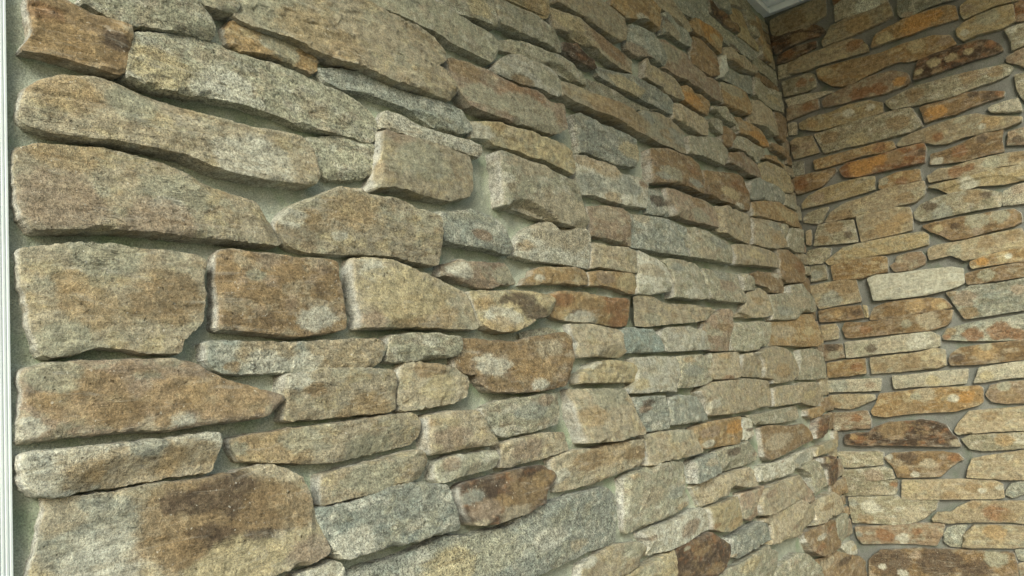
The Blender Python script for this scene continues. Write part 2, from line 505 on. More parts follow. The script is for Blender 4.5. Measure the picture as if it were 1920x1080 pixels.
DATA = """
Lb24 -2497,1894 -2464,1906 -2433,1896 -2415,1898 -2396,1896 -2393,1887 -2395,1867 -2403,1840 -2410,1836 -2445,1838 -2475,1840 -2502,1837 -2491,1856 -2492,1868 ;r,-2481,1881,13,15 d,-2414,1872,13,14 o,-2464,1856,31,34
Lg26 -2441,1926 -2323,1971 -2316,1954 -2307,1943 -2296,1932 -2293,1921 -2295,1913 -2313,1911 -2339,1909 -2370,1904 -2400,1899 -2420,1903 -2444,1908
Lg22 -2308,1972 -2260,1990 -2256,1970 -2260,1962 -2273,1956 -2291,1955 -2305,1954
Lg20 -2392,1891 -2361,1901 -2329,1909 -2309,1913 -2292,1914 -2274,1910 -2262,1908 -2237,1911 -2197,1915 -2164,1912 -2120,1906 -2087,1905 -2063,1898 -2039,1888 -2028,1874 -2029,1857 -2037,1845 -2046,1838 -2060,1837 -2108,1839 -2166,1834 -2211,1840 -2264,1840 -2299,1839 -2352,1833 -2388,1831 -2402,1837 -2399,1864 ;y,-2363,1855,31,31 p,-2277,1860,29,27
Lt25 -2500,1785 -2495,1800 -2483,1812 -2466,1820 -2435,1827 -2408,1828 -2367,1822 -2330,1820 -2276,1815 -2247,1813 -2200,1817 -2169,1816 -2158,1802 -2153,1785 -2150,1767 -2157,1757 -2177,1753 -2236,1750 -2273,1751 -2307,1754 -2339,1763 -2376,1763 -2410,1764 -2447,1761 -2477,1760 -2498,1764 -2502,1771 ;o,-2466,1807,31,33 g,-2397,1807,23,24 p,-2249,1770,46,40
Lt22 -2514,1717 -2505,1737 -2491,1746 -2466,1750 -2425,1755 -2369,1750 -2338,1742 -2307,1732 -2273,1726 -2251,1721 -2237,1706 -2224,1688 -2212,1675 -2217,1669 -2247,1669 -2297,1669 -2342,1668 -2372,1669 -2412,1667 -2438,1665 -2464,1662 -2492,1659 -2501,1667 -2510,1681 -2515,1698 ;m,-2472,1688,37,39 o,-2461,1748,30,33 g,-2352,1715,31,30 p,-2359,1696,18,17 m,-2372,1673,36,35
Lg14 -2154,1825 -2093,1840 -2059,1839 -2040,1837 -2039,1821 -2043,1796 -2060,1785 -2095,1776 -2104,1775 -2123,1771 -2140,1775 -2143,1793 -2151,1810
Lu20 -2132,1929 -2098,1938 -2048,1947 -2028,1944 -1974,1938 -1927,1939 -1877,1941 -1839,1936 -1820,1922 -1818,1908 -1827,1899 -1858,1892 -1909,1895 -1955,1908 -2010,1913 -2057,1915 -2087,1910 -2119,1914
Lo12 -2271,1942 -2261,1953 -2241,1950 -2221,1952 -2180,1955 -2154,1953 -2132,1952 -2129,1938 -2130,1926 -2140,1919 -2166,1922 -2199,1924 -2231,1920 -2254,1915 -2265,1922 -2269,1934 ;g,-2189,1942,26,22
Lt26 -2256,2004 -2130,2054 -2062,2055 -1989,2052 -1931,2050 -1895,2044 -1870,2024 -1877,2011 -1897,1995 -1876,1994 -1860,1976 -1858,1957 -1877,1941 -1909,1941 -1933,1940 -2002,1941 -2053,1947 -2103,1944 -2148,1948 -2190,1954 -2223,1952 -2253,1952 -2263,1958 ;g,-2171,1976,55,46 o,-2137,1964,58,47
Lg24 -2109,2063 -1905,2143 -1890,2111 -1845,2111 -1804,2109 -1730,2108 -1714,2093 -1722,2065 -1740,2052 -1805,2052 -1853,2052 -1891,2057 -1952,2057 -2008,2058 -2061,2048
Lp20 -2012,1896 -1979,1894 -1946,1884 -1898,1882 -1833,1885 -1802,1879 -1802,1865 -1810,1858 -1850,1860 -1925,1863 -1961,1862 -1988,1866 -2026,1866 -2022,1881
Lt26 -2030,1857 -1989,1858 -1932,1860 -1870,1859 -1833,1856 -1828,1840 -1831,1803 -1841,1787 -1895,1772 -1932,1771 -1978,1773 -2021,1774 -2057,1765 -2049,1784 -2040,1817 ;m,-2000,1857,28,21 g,-1948,1826,49,34
Lt26 -2209,1709 -2192,1725 -2157,1740 -2121,1757 -2097,1759 -2064,1754 -2023,1752 -1981,1745 -1948,1741 -1933,1738 -1934,1711 -1935,1682 -1939,1665 -1946,1663 -1991,1666 -2033,1671 -2083,1669 -2129,1666 -2172,1665 -2197,1669 -2208,1676 -2219,1687 -2222,1697 ;o,-2105,1725,38,29 o,-2172,1709,15,12 p,-2205,1705,20,17 p,-2126,1690,10,8
Lu22 -1921,1751 -1864,1760 -1830,1769 -1792,1765 -1764,1758 -1748,1745 -1744,1727 -1741,1711 -1749,1698 -1767,1698 -1802,1702 -1843,1702 -1876,1702 -1922,1704 ;r,-1826,1723,22,14
Lt22 -2505,1638 -2483,1643 -2459,1648 -2418,1650 -2390,1648 -2355,1650 -2327,1648 -2318,1642 -2317,1634 -2321,1628 -2320,1616 -2318,1607 -2322,1586 -2322,1574 -2335,1562 -2348,1553 -2351,1539 -2366,1538 -2389,1539 -2416,1545 -2437,1546 -2457,1541 -2481,1536 -2489,1543 -2496,1566 -2500,1591 -2504,1611 ;o,-2445,1587,25,26 o,-2464,1610,14,15 g,-2428,1642,32,32 g,-2466,1550,24,25 b,-2363,1596,36,34
Lb24 -2295,1657 -2282,1659 -2264,1656 -2212,1656 -2188,1655 -2146,1656 -2133,1654 -2129,1626 -2125,1598 -2121,1573 -2124,1566 -2155,1561 -2204,1556 -2263,1562 -2306,1565 -2303,1598 -2304,1622 -2301,1651 ;g,-2258,1628,10,8 p,-2170,1579,25,20
Lt24 -2104,1661 -2082,1664 -2032,1664 -2001,1657 -1958,1648 -1918,1638 -1876,1627 -1863,1615 -1856,1590 -1853,1571 -1866,1567 -1922,1568 -2001,1569 -2063,1568 -2103,1567 -2099,1584 -2105,1604 -2106,1627 ;o,-1977,1587,57,39 m,-2085,1577,21,15 p,-2073,1647,24,18 y,-2016,1616,66,45
Lu16 -2320,1551 -2280,1551 -2214,1548 -2166,1550 -2114,1553 -2077,1553 -2056,1546 -2054,1538 -2065,1524 -2076,1517 -2118,1515 -2170,1512 -2217,1513 -2261,1513 -2302,1515 -2315,1521 -2322,1533 ;o,-2244,1541,33,28 b,-2290,1522,9,8 o,-2124,1535,55,41 p,-2246,1524,25,21 p,-2192,1523,20,16
Lg22 -2050,1556 -2006,1561 -1956,1559 -1907,1554 -1907,1541 -1911,1527 -1961,1524 -2011,1521 -2050,1521 -2054,1538 ;p,-1974,1548,15,10
Lt22 -2223,1510 -2187,1510 -2170,1515 -2114,1514 -2050,1510 -2043,1501 -2042,1486 -2046,1457 -2059,1453 -2111,1454 -2163,1454 -2203,1455 -2226,1456 -2226,1480 ;p,-2211,1501,17,13 o,-2101,1457,37,27 b,-2184,1490,14,11
Lt22 -2021,1518 -1995,1519 -1951,1513 -1905,1507 -1888,1494 -1892,1470 -1912,1459 -1942,1456 -1993,1453 -2032,1453 -2038,1468 -2031,1504 ;b,-1974,1509,28,19 y,-1955,1481,34,23
Lm26 -2502,1526 -2482,1531 -2459,1532 -2424,1532 -2391,1532 -2363,1532 -2339,1527 -2321,1517 -2296,1505 -2276,1500 -2255,1492 -2234,1487 -2229,1483 -2233,1477 -2246,1468 -2257,1463 -2292,1462 -2324,1461 -2366,1459 -2410,1462 -2446,1462 -2484,1461 -2508,1461 -2511,1472 -2510,1479 -2504,1486 -2502,1505 -2505,1517 ;o,-2491,1497,9,10 o,-2445,1496,35,35 g,-2477,1520,21,22 o,-2303,1487,40,34 b,-2414,1481,21,20 p,-2357,1468,11,10 o,-2364,1493,29,27 p,-2501,1473,13,14 b,-2377,1467,7,7
Lp26 -2510,1450 -2484,1450 -2446,1449 -2411,1450 -2367,1450 -2325,1451 -2315,1450 -2314,1439 -2316,1420 -2318,1410 -2339,1410 -2369,1410 -2407,1410 -2438,1410 -2462,1410 -2487,1409 -2502,1416 -2508,1425 -2507,1434 -2510,1444 ;o,-2456,1424,19,19 o,-2401,1425,38,35 o,-2344,1421,33,29 u,-2394,1446,16,15
Lt22 -2293,1442 -2256,1444 -2196,1446 -2130,1446 -2055,1449 -2012,1448 -2001,1437 -2005,1415 -2017,1406 -2080,1402 -2151,1399 -2192,1402 -2237,1409 -2282,1417 -2293,1430 ;o,-2243,1425,44,35 g,-2204,1433,23,18 g,-2097,1405,37,26 g,-2287,1430,12,10
Lt22 -2176,1386 -2135,1390 -2081,1392 -2041,1396 -2010,1398 -2001,1387 -2002,1369 -2010,1359 -2046,1355 -2104,1352 -2148,1351 -2178,1350 -2178,1371 ;g,-2101,1372,37,26
Lt26 -2485,1408 -2448,1405 -2413,1404 -2386,1406 -2369,1405 -2327,1403 -2295,1405 -2261,1408 -2251,1407 -2226,1399 -2208,1387 -2202,1371 -2198,1352 -2193,1336 -2187,1313 -2182,1299 -2187,1294 -2212,1289 -2249,1288 -2283,1287 -2390,1303 -2503,1331 -2497,1352 -2490,1378 -2486,1396 -2486,1405 ;u,-2443,1369,45,43 p,-2439,1344,35,33 t,-2473,1389,18,18 b,-2329,1368,71,58 d,-2364,1385,17,15 d,-2303,1381,39,33 d,-2285,1346,33,27 b,-2250,1360,43,34 b,-2330,1347,31,26 d,-2330,1341,24,21 y,-2301,1308,46,37 m,-2203,1304,27,21 b,-2363,1335,23,20
Lp20 -2239,1270 -2224,1280 -2201,1281 -2169,1283 -2157,1278 -2154,1265 -2156,1250
Lt24 -1985,1442 -1954,1445 -1904,1443 -1886,1441 -1875,1432 -1865,1414 -1841,1389 -1844,1386 -1908,1389 -1957,1388 -1987,1388 -1991,1412 ;o,-1996,1434,12,8 m,-1945,1407,34,22
Lg24 -1974,1376 -1952,1380 -1896,1378 -1856,1379 -1842,1376 -1842,1367 -1853,1352 -1887,1351 -1938,1349 -1963,1346 -1980,1348 -1981,1363 ;m,-1950,1369,17,11
Lg28 -1864,2139 -1866,2118 -1831,2111 -1783,2118 -1728,2118 -1717,2127 -1719,2133 -1728,2150 -1721,2193 ;y,-1774,2142,31,21
Lg22 -1719,2182 -1683,2189 -1639,2192 -1588,2199 -1543,2194 -1512,2188 -1508,2161 -1501,2145 -1506,2139 -1571,2143 -1622,2137 -1664,2137 -1705,2134 -1716,2140 -1717,2156
Ly24 -1700,2194 -1669,2182 -1605,2195 -1559,2200 -1534,2206 -1536,2222 -1537,2255 ;o,-1577,2217,39,24
Lg20 -1727,2097 -1713,2106 -1664,2121 -1624,2129 -1571,2129 -1516,2132 -1472,2128 -1433,2121 -1412,2111 -1418,2092 -1484,2092 -1528,2093 -1578,2093 -1631,2094 -1681,2091 -1720,2084
Lp20 -1739,2043 -1705,2072 -1681,2084 -1648,2093 -1612,2092 -1560,2091 -1539,2085 -1525,2073 -1515,2054 -1519,2046 -1540,2034 -1573,2030 -1598,2036 -1646,2031 -1680,2032 -1702,2032 -1729,2032 ;b,-1657,2038,24,15 g,-1565,2063,39,23
Lm28 -1859,2023 -1845,2029 -1815,2030 -1785,2030 -1748,2031 -1723,2025 -1675,2020 -1622,2025 -1586,2021 -1543,2022 -1530,2015 -1532,1986 -1531,1970 -1563,1952 -1583,1945 -1618,1944 -1673,1941 -1722,1940 -1763,1941 -1799,1941 -1826,1946 -1844,1960 -1854,1981 -1860,2002 ;r,-1666,2003,57,34 g,-1787,1970,46,30 g,-1647,1969,73,43 b,-1822,2013,36,24
Lt24 -1534,2233 -1476,2241 -1411,2247 -1366,2241 -1320,2238 -1271,2234 -1204,2233 -1169,2226 -1183,2185 -1214,2183 -1247,2181 -1296,2180 -1333,2184 -1368,2194 -1423,2192 -1466,2196 -1512,2191 ;r,-1285,2223,80,41 y,-1462,2220,44,25
Ld18 -1494,2168 -1441,2181 -1397,2182 -1374,2169 -1358,2149 -1380,2141 -1425,2140 -1474,2144 -1494,2151
Lu20 -1367,2165 -1332,2159 -1248,2171 -1209,2178 -1151,2178 -1091,2174 -1026,2170 -989,2160 -993,2129 -1030,2126 -1105,2126 -1173,2128 -1230,2126 -1279,2127 -1320,2131 -1351,2135 ;y,-1237,2143,60,30
Lt26 -1511,2286 -1355,2333 -1301,2327 -1250,2330 -1199,2323 -1199,2294 -1216,2258 -1247,2245 -1320,2251 -1368,2250 -1413,2251 -1496,2256
Lt24 -1527,2073 -1477,2077 -1422,2074 -1385,2076 -1297,2081 -1211,2081 -1187,2092 -1080,2113 -999,2115 -961,2109 -923,2096 -937,2074 -932,2050 -933,2037 -975,2033 -1021,2035 -1067,2030 -1105,2028 -1138,2029 -1172,2031 -1230,2028 -1269,2033 -1309,2035 -1368,2035 -1415,2032 -1458,2035 -1490,2035 -1525,2043 ;g,-1147,2069,90,42 u,-1158,2080,35,17 o,-1047,2064,38,17 u,-971,2073,62,27 o,-1302,2059,105,52
Lg22 -1414,2114 -1344,2122 -1284,2122 -1236,2118 -1203,2114 -1137,2116 -1089,2118 -1182,2098 -1196,2084 -1245,2083 -1323,2085 -1381,2080 -1426,2082
Ly22 -1819,1922 -1782,1930 -1745,1935 -1700,1934 -1648,1935 -1594,1936 -1545,1935 -1514,1928 -1508,1910 -1511,1886 -1517,1878 -1552,1883 -1586,1887 -1621,1889 -1656,1888 -1690,1893 -1723,1892 -1758,1893 -1777,1899 -1816,1894 ;o,-1750,1927,18,12 p,-1797,1907,29,19
Lg30 -1762,1880 -1735,1882 -1703,1879 -1669,1877 -1624,1878 -1597,1871 -1553,1866 -1524,1866 -1512,1850 -1504,1824 -1491,1814 -1488,1790 -1491,1768 -1511,1769 -1564,1767 -1621,1772 -1663,1774 -1705,1779 -1761,1781 -1763,1831 ;p,-1753,1832,18,11 t,-1600,1786,96,52 t,-1668,1872,52,31
Lu24 -1487,2013 -1461,2022 -1417,2021 -1347,2020 -1265,2017 -1230,2010 -1223,1988 -1225,1962 -1235,1945 -1286,1937 -1337,1932 -1392,1936 -1445,1938 -1474,1935 -1479,1960 -1483,1987 ;y,-1251,1976,53,26
Lp22 -1492,1928 -1456,1931 -1427,1927 -1382,1929 -1345,1925 -1332,1913 -1275,1919 -1220,1922 -1179,1920 -1190,1899 -1216,1850 -1270,1847 -1314,1844 -1382,1845 -1435,1849 -1491,1844 -1498,1878 ;o,-1380,1915,52,26 u,-1454,1874,54,29 u,-1295,1888,56,27 o,-1369,1853,28,14 r,-1216,1907,21,10 o,-1464,1917,30,16
Lm22 -1468,1822 -1405,1833 -1333,1835 -1307,1826 -1312,1790 -1317,1751 -1364,1757 -1418,1760 -1477,1758 -1475,1782 ;t,-1405,1813,45,23
Lp22 -1734,1697 -1726,1719 -1715,1735 -1701,1746 -1671,1760 -1634,1770 -1613,1769 -1595,1764 -1552,1768 -1496,1770 -1478,1760 -1485,1713 -1495,1689 -1514,1690 -1554,1691 -1606,1692 -1659,1692 -1696,1693 ;o,-1702,1718,19,11 t,-1578,1749,77,42
Lm14 -1921,1668 -1887,1674 -1872,1682 -1860,1677 -1829,1680 -1794,1681 -1755,1684 -1747,1677 -1738,1662 -1728,1649 -1756,1646 -1778,1645 -1802,1637 -1830,1637 -1870,1643 -1909,1649 -1928,1651 ;p,-1879,1660,26,17 g,-1763,1661,30,18
Lo16 -1717,1647 -1709,1655 -1687,1665 -1674,1680 -1649,1686 -1606,1686 -1545,1691 -1513,1687 -1504,1676 -1508,1657 -1549,1653 -1587,1655 -1659,1652 -1694,1647 ;p,-1669,1662,13,7 b,-1714,1650,12,7
Lt20 -1474,1747 -1435,1747 -1419,1744 -1328,1749 -1301,1746 -1301,1720 -1306,1692 -1343,1692 -1431,1695 -1462,1696 -1487,1691
Lo18 -1501,1684 -1466,1689 -1340,1692 -1302,1685 -1302,1667 -1309,1648 -1351,1647 -1394,1655 -1449,1659 -1502,1655 ;m,-1442,1676,30,15 y,-1345,1670,47,23
Ly20 -1857,1631 -1825,1634 -1793,1633 -1750,1638 -1701,1637 -1679,1634 -1644,1634 -1631,1626 -1639,1608 -1648,1597 -1673,1589 -1701,1586 -1718,1578 -1736,1571 -1763,1563 -1804,1563 -1826,1567 -1842,1573 -1848,1587 -1853,1607 ;d,-1733,1620,31,18 d,-1706,1598,32,18 d,-1785,1618,14,9 o,-1835,1608,24,15 p,-1790,1587,36,22 o,-1800,1569,35,21
Lo20 -1634,1636 -1603,1642 -1539,1642 -1457,1640 -1367,1637 -1348,1630 -1353,1601 -1364,1579 -1403,1575 -1471,1582 -1552,1584 -1597,1586 -1634,1591 -1641,1600 -1630,1612 ;r,-1405,1622,56,27 r,-1392,1587,40,19 b,-1510,1613,40,21 d,-1560,1601,18,10 p,-1535,1589,42,22 r,-1601,1625,32,18
Lb26 -1908,1553 -1868,1552 -1831,1549 -1761,1546 -1722,1554 -1681,1557 -1628,1562 -1609,1554 -1611,1523 -1620,1479 -1645,1466 -1693,1463 -1742,1462 -1788,1464 -1831,1467 -1848,1473 -1866,1486 -1872,1497 -1900,1499 -1913,1512 ;p,-1831,1512,35,21 o,-1732,1501,49,28 t,-1678,1536,33,18 b,-1785,1537,43,26 p,-1715,1473,21,12
Lg12 -1736,1565 -1702,1570 -1652,1574 -1614,1567 -1654,1560 -1702,1556 -1735,1551
Lt28 -1587,1580 -1541,1581 -1426,1572 -1414,1560 -1423,1542 -1413,1522 -1426,1512 -1499,1517 -1580,1515 -1583,1530 -1573,1543 -1587,1563
Ly22 -1588,1469 -1580,1487 -1533,1505 -1469,1510 -1396,1505 -1363,1500 -1356,1484 -1367,1461 -1407,1462 -1502,1465 ;p,-1548,1505,26,13
Lg24 -1860,1443 -1828,1451 -1772,1454 -1708,1456 -1661,1454 -1659,1434 -1660,1415 -1669,1402 -1703,1399 -1768,1396 -1812,1394 -1831,1400 -1845,1418 -1856,1431 ;u,-1743,1430,37,21 m,-1702,1445,22,12 p,-1826,1403,18,11
Lt30 -1620,1461 -1501,1456 -1424,1451 -1403,1431 -1396,1393 -1376,1365 -1384,1355 -1449,1356 -1481,1352 -1541,1356 -1601,1360 -1605,1374 -1617,1406 -1618,1435 ;o,-1574,1407,46,23 g,-1489,1441,61,29
Lt18 -1832,1387 -1791,1390 -1729,1393 -1653,1388 -1645,1377 -1640,1355 -1677,1351 -1721,1348 -1768,1348 -1818,1346 -1835,1349 -1829,1369 ;m,-1761,1371,36,21
Ld26 -1935,1334 -1917,1339 -1865,1340 -1824,1341 -1780,1342 -1730,1340 -1719,1332 -1697,1324 -1694,1316 -1712,1307 -1732,1298 -1742,1279 -1761,1279 -1793,1273 -1836,1273 -1876,1271 -1914,1277 -1921,1284 -1933,1298 -1935,1318 ;b,-1783,1306,50,28 o,-1736,1320,30,16 o,-1853,1301,23,13 u,-1913,1318,21,13 m,-1892,1295,30,18 t,-1830,1277,33,19 t,-1907,1277,14,8
Lt24 -1687,1348 -1647,1353 -1556,1349 -1491,1350 -1429,1349 -1379,1347 -1366,1337 -1377,1307 -1395,1296 -1454,1294 -1548,1285 -1625,1284 -1683,1288 -1687,1305 -1689,1327 -1691,1341 ;o,-1505,1334,59,28 b,-1581,1331,45,23 p,-1671,1315,25,13 b,-1414,1321,38,18
Lu26 -2196,1348 -2168,1347 -2130,1347 -2107,1351 -2072,1356 -2035,1355 -2010,1352 -1962,1341 -1959,1326 -1951,1302 -1950,1278 -1993,1280 -2044,1281 -2092,1282 -2126,1283 -2160,1283 -2169,1291 -2179,1302 -2185,1316 -2193,1336 ;p,-2147,1298,33,24
Lu24 -2154,1263 -2115,1265 -2078,1264 -2039,1265 -1995,1269 -1967,1271 -1940,1268 -1917,1261 -1892,1262 -1836,1258 -1791,1269 -1772,1269 -1756,1276 -1695,1275 -1643,1277 -1551,1273 -1519,1271 -1492,1251 -1498,1213 -1514,1173 -1555,1171 -1612,1176 -1666,1174 -1733,1174 -1784,1175 -1920,1181 -2160,1242 ;p,-1738,1222,44,24 g,-1911,1234,73,43 t,-1647,1195,24,12 y,-1969,1233,44,27
Lt20 -1656,1131 -1641,1159 -1577,1167 -1520,1171 -1437,1157 -1414,1140 -1403,1123 -1446,1126 -1453,1116 -1495,1111 -1554,1111 ;p,-1623,1159,23,11 g,-1464,1148,40,18
Lo26 -1250,2349 -1253,2337 -1229,2334 -1188,2326 -1141,2338 -1100,2354 -1061,2358 -1032,2356 -1014,2350 -1000,2389 -995,2415 -1018,2422 -1041,2428 -1228,2368 ;b,-1118,2371,46,23 p,-1101,2348,31,15
Lu22 -1170,2318 -1099,2330 -1043,2327 -1005,2305 -990,2285 -1004,2257 -1054,2254 -1097,2253 -1160,2238 -1198,2245 -1200,2271 ;m,-1144,2247,60,29 p,-1139,2284,24,12
Lt24 -1025,2435 -898,2482 -871,2463 -829,2455 -810,2440 -800,2419 -820,2410 -863,2416 -905,2423 -949,2420 -989,2424 -1007,2429
Lu20 -972,2419 -939,2425 -897,2422 -843,2420 -811,2412 -792,2399 -806,2373 -849,2365 -893,2367 -936,2365 -993,2349 -988,2383 ;d,-969,2394,23,11 t,-932,2376,48,22
Lu24 -879,2489 -627,2583 -616,2558 -615,2541 -557,2535 -464,2537 -370,2546 -291,2547 -222,2543 -247,2513 -311,2477 -398,2476 -495,2474 -542,2481 -578,2496 -638,2496 -713,2481 -755,2482 -810,2477 -867,2475 ;g,-529,2514,82,33 d,-448,2481,34,13
Lo22 -789,2456 -744,2484 -708,2481 -635,2492 -575,2492 -543,2485 -573,2423 -612,2425 -651,2427 -700,2434 -758,2426 -780,2429 -815,2431 ;O,-644,2462,83,34 y,-600,2457,46,19
Lb24 -784,2414 -719,2427 -671,2420 -628,2414 -613,2399 -629,2354 -637,2333 -695,2316 -756,2318 -801,2326 -798,2353 -795,2381 ;o,-710,2380,57,24 r,-663,2369,36,15
Lm26 -1048,2319 -1020,2331 -972,2339 -926,2333 -871,2335 -846,2325 -839,2311 -787,2311 -742,2302 -695,2310 -654,2319 -648,2298 -651,2265 -640,2248 -726,2243 -784,2251 -849,2247 -887,2251 -943,2246 -983,2252 -1013,2253 -1011,2278 -1030,2296 ;g,-966,2305,58,27
Ld16 -574,2606 -521,2619 -508,2597 -445,2592 -427,2583 -379,2590 -341,2587 -350,2566 -399,2559 -459,2557 -530,2556 -583,2561 ;b,-417,2567,52,21
Lu24 -550,2611 -461,2641 -436,2629 -441,2596 -471,2595 -530,2589
Ly22 -413,2638 -343,2660 -286,2665 -263,2640 -236,2607 -217,2591 -140,2609 -114,2587 -143,2561 -217,2552 -291,2554 -371,2550 -351,2582 -428,2580 -434,2603 ;o,-335,2621,74,29
Lg26 -457,2645 -239,2726 -222,2686 -211,2630 -151,2611 -176,2593 -244,2593 -276,2634 -305,2662 -380,2651 -440,2633 ;b,-211,2630,50,19
Lo28 -210,2676 -180,2657 -158,2608 -95,2588 -68,2555 -91,2535 -165,2529 -171,2557 -201,2587 -218,2627 ;y,-126,2557,52,19 b,-183,2629,61,23
Lt22 -565,2426 -539,2457 -491,2472 -425,2471 -360,2482 -297,2479 -258,2465 -281,2440 -350,2430 -414,2423 -487,2426 -534,2415 ;b,-465,2426,42,16
LP30 -617,2401 -575,2414 -573,2391 -568,2367 -602,2340 -648,2323
Lu20 -535,2401 -470,2402 -400,2407 -312,2432 -304,2412 -318,2359 -401,2349 -490,2349 -585,2340 -621,2333 -566,2354 -535,2380
Lo24 -599,2329 -527,2335 -423,2339 -402,2314 -396,2292 -415,2264 -487,2252 -588,2248 -621,2251 -626,2283 ;g,-549,2314,63,25
Lt24 -1112,2248 -1102,2232 -1063,2236 -1015,2234 -969,2234 -947,2218 -926,2202 -933,2180 -982,2175 -1022,2177 -1048,2189 -1097,2185 -1132,2191 ;y,-1065,2212,31,15
Lo24 -940,2225 -887,2237 -820,2234 -761,2234 -727,2235 -734,2214 -762,2179 -816,2179 -860,2183 -903,2188 -926,2202 ;O,-860,2201,56,24
Lt24 -985,2163 -952,2170 -904,2170 -842,2170 -796,2168 -767,2164 -765,2144 -774,2119 -834,2108 -873,2112 -926,2118 -968,2120 -994,2119 -999,2137
Lg18 -728,2183 -674,2193 -616,2190 -647,2178 -666,2144 -714,2152 -746,2169
Lb22 -653,2178 -609,2179 -562,2167 -571,2154 -607,2133 -621,2114 -655,2112 -674,2130
Lg20 -716,2222 -583,2253 -576,2235 -528,2232 -507,2217 -522,2185 -537,2193 -539,2204 -603,2201 -666,2211 -717,2209
Lo24 -547,2230 -493,2239 -420,2233 -342,2232 -307,2219 -275,2198 -271,2187 -325,2179 -395,2182 -454,2187 -516,2180 -527,2180 -519,2210 ;O,-357,2196,72,26 t,-489,2211,40,15
Lt26 -390,2320 -300,2343 -253,2336 -184,2337 -175,2317 -153,2286 -161,2250 -220,2237 -291,2249 -375,2242 -441,2233 -422,2261 -399,2288 ;g,-258,2247,57,20
Lg22 -304,2424 -235,2431 -179,2420 -64,2434 -44,2396 -43,2359 -132,2348 -169,2345 -237,2347 -315,2359 ;y,-142,2384,51,18
Lb26 -162,2336 -73,2341 -62,2324 -69,2269 -93,2238 -144,2247 -166,2277
Lg24 -922,2089 -867,2096 -765,2118 -701,2124 -667,2109 -652,2096 -669,2069 -698,2045 -767,2045 -856,2044 -909,2036 -930,2039
Lm24 -646,2095 -550,2114 -515,2112 -472,2109 -422,2101 -384,2061 -511,2048 -565,2058 -600,2057 -674,2057 ;b,-623,2085,44,17
Lg24 -558,2164 -505,2171 -432,2169 -370,2167 -333,2159 -368,2134 -420,2104 -469,2115 -512,2118 -555,2118 -619,2114 -603,2139
Lb20 -241,2209 -169,2215 -93,2220 -58,2214 -72,2185 -145,2188 -216,2190 ;o,-173,2204,39,13
Lo22 -333,2148 -241,2165 -154,2163 -110,2158 -98,2145 -173,2141 -261,2140 -329,2136
Lb28 -1160,2006 -1077,2021 -1006,2024 -920,2030 -878,2021 -865,2001 -873,1963 -898,1930 -942,1931 -1004,1935 -1066,1930 -1120,1924 -1172,1917 -1174,1940 ;g,-1078,1952,52,23 r,-939,1988,34,15 u,-940,1952,34,15 u,-1128,1941,29,13
Lb26 -853,2006 -770,2016 -634,2034 -580,2033 -546,2011 -534,1985 -556,1930 -622,1927 -675,1930 -751,1931 -824,1932 -890,1933 -866,1970 ;o,-819,1994,57,23 r,-608,1995,60,22 y,-708,1961,55,21 p,-639,1934,28,11
Lm24 -1107,1917 -1061,1919 -1001,1918 -927,1917 -871,1918 -822,1908 -803,1893 -813,1850 -872,1848 -951,1846 -1043,1848 -1083,1848 -1090,1871 -1108,1891 ;b,-931,1902,40,17 g,-943,1867,51,21
Lu14 -1166,1909 -1087,1924 -1086,1897 -1068,1877 -1061,1853 -1101,1846 -1176,1842 -1201,1844 -1186,1882 ;d,-1141,1881,33,15 p,-1100,1865,24,11
Lt26 -821,1908 -729,1923 -658,1922 -568,1923 -537,1911 -546,1863 -571,1829 -661,1830 -761,1838 -814,1844 -806,1890
Lt26 -524,1917 -450,1922 -363,1921 -276,1928 -299,1896 -259,1871 -262,1847 -380,1830 -476,1827 -549,1831 -540,1870 ;u,-361,1906,52,18 o,-348,1861,62,21
Lo24 -529,1962 -410,1983 -272,1998 -215,1988 -98,1981 -73,1956 -64,1935 -208,1928 -258,1934 -355,1925 -443,1924 -528,1919 ;y,-210,1960,78,25
Lu24 -519,2030 -443,2051 -378,2056 -324,2050 -257,2049 -190,2041 -199,2002 -262,1999 -367,1990 -513,1972 -528,1989
Ly24 -395,2109 -322,2128 -220,2128 -135,2118 -99,2096 -90,2056 -179,2045 -255,2052 -321,2056 -359,2062 -376,2080 ;t,-320,2095,54,19
Lu24 -1303,1826 -1262,1830 -1197,1833 -1125,1834 -1059,1831 -1020,1826 -1019,1815 -1051,1794 -1046,1776 -1029,1767 -1024,1752 -1084,1751 -1150,1750 -1212,1751 -1250,1751 -1312,1750 -1322,1754 -1313,1791 ;t,-1263,1822,34,16
Lg26 -1012,1831 -943,1835 -883,1832 -821,1824 -768,1820 -734,1810 -728,1793 -748,1757 -829,1755 -932,1754 -1018,1752 -1016,1772 -1030,1793 -1034,1813 ;u,-826,1808,50,20 t,-927,1768,52,21
Lt26 -713,1815 -651,1821 -552,1822 -447,1821 -378,1816 -350,1795 -366,1771 -472,1767 -620,1761 -730,1755 -730,1778 ;y,-571,1793,60,21
Lp30 -1290,1746 -1268,1742 -1245,1736 -1207,1733 -1179,1723 -1162,1703 -1160,1681 -1157,1660 -1190,1656 -1262,1647 -1319,1647 -1317,1660 -1301,1700 ;t,-1245,1703,43,20
Lg26 -1177,1734 -1139,1740 -1077,1739 -1002,1737 -969,1726 -957,1706 -955,1688 -940,1669 -941,1650 -996,1646 -1073,1645 -1149,1646 -1143,1672 -1149,1705 -1162,1723 ;t,-1092,1736,35,15 u,-1121,1719,29,13 p,-1043,1659,47,19
Lg26 -952,1730 -885,1730 -796,1730 -700,1732 -695,1710 -693,1682 -672,1668 -686,1650 -778,1647 -857,1647 -935,1651 -935,1669 -949,1691 -954,1713 ;m,-810,1691,57,22 u,-830,1719,43,17 t,-741,1660,39,14
Lg26 -693,1733 -631,1734 -594,1724 -596,1692 -686,1683 -690,1708
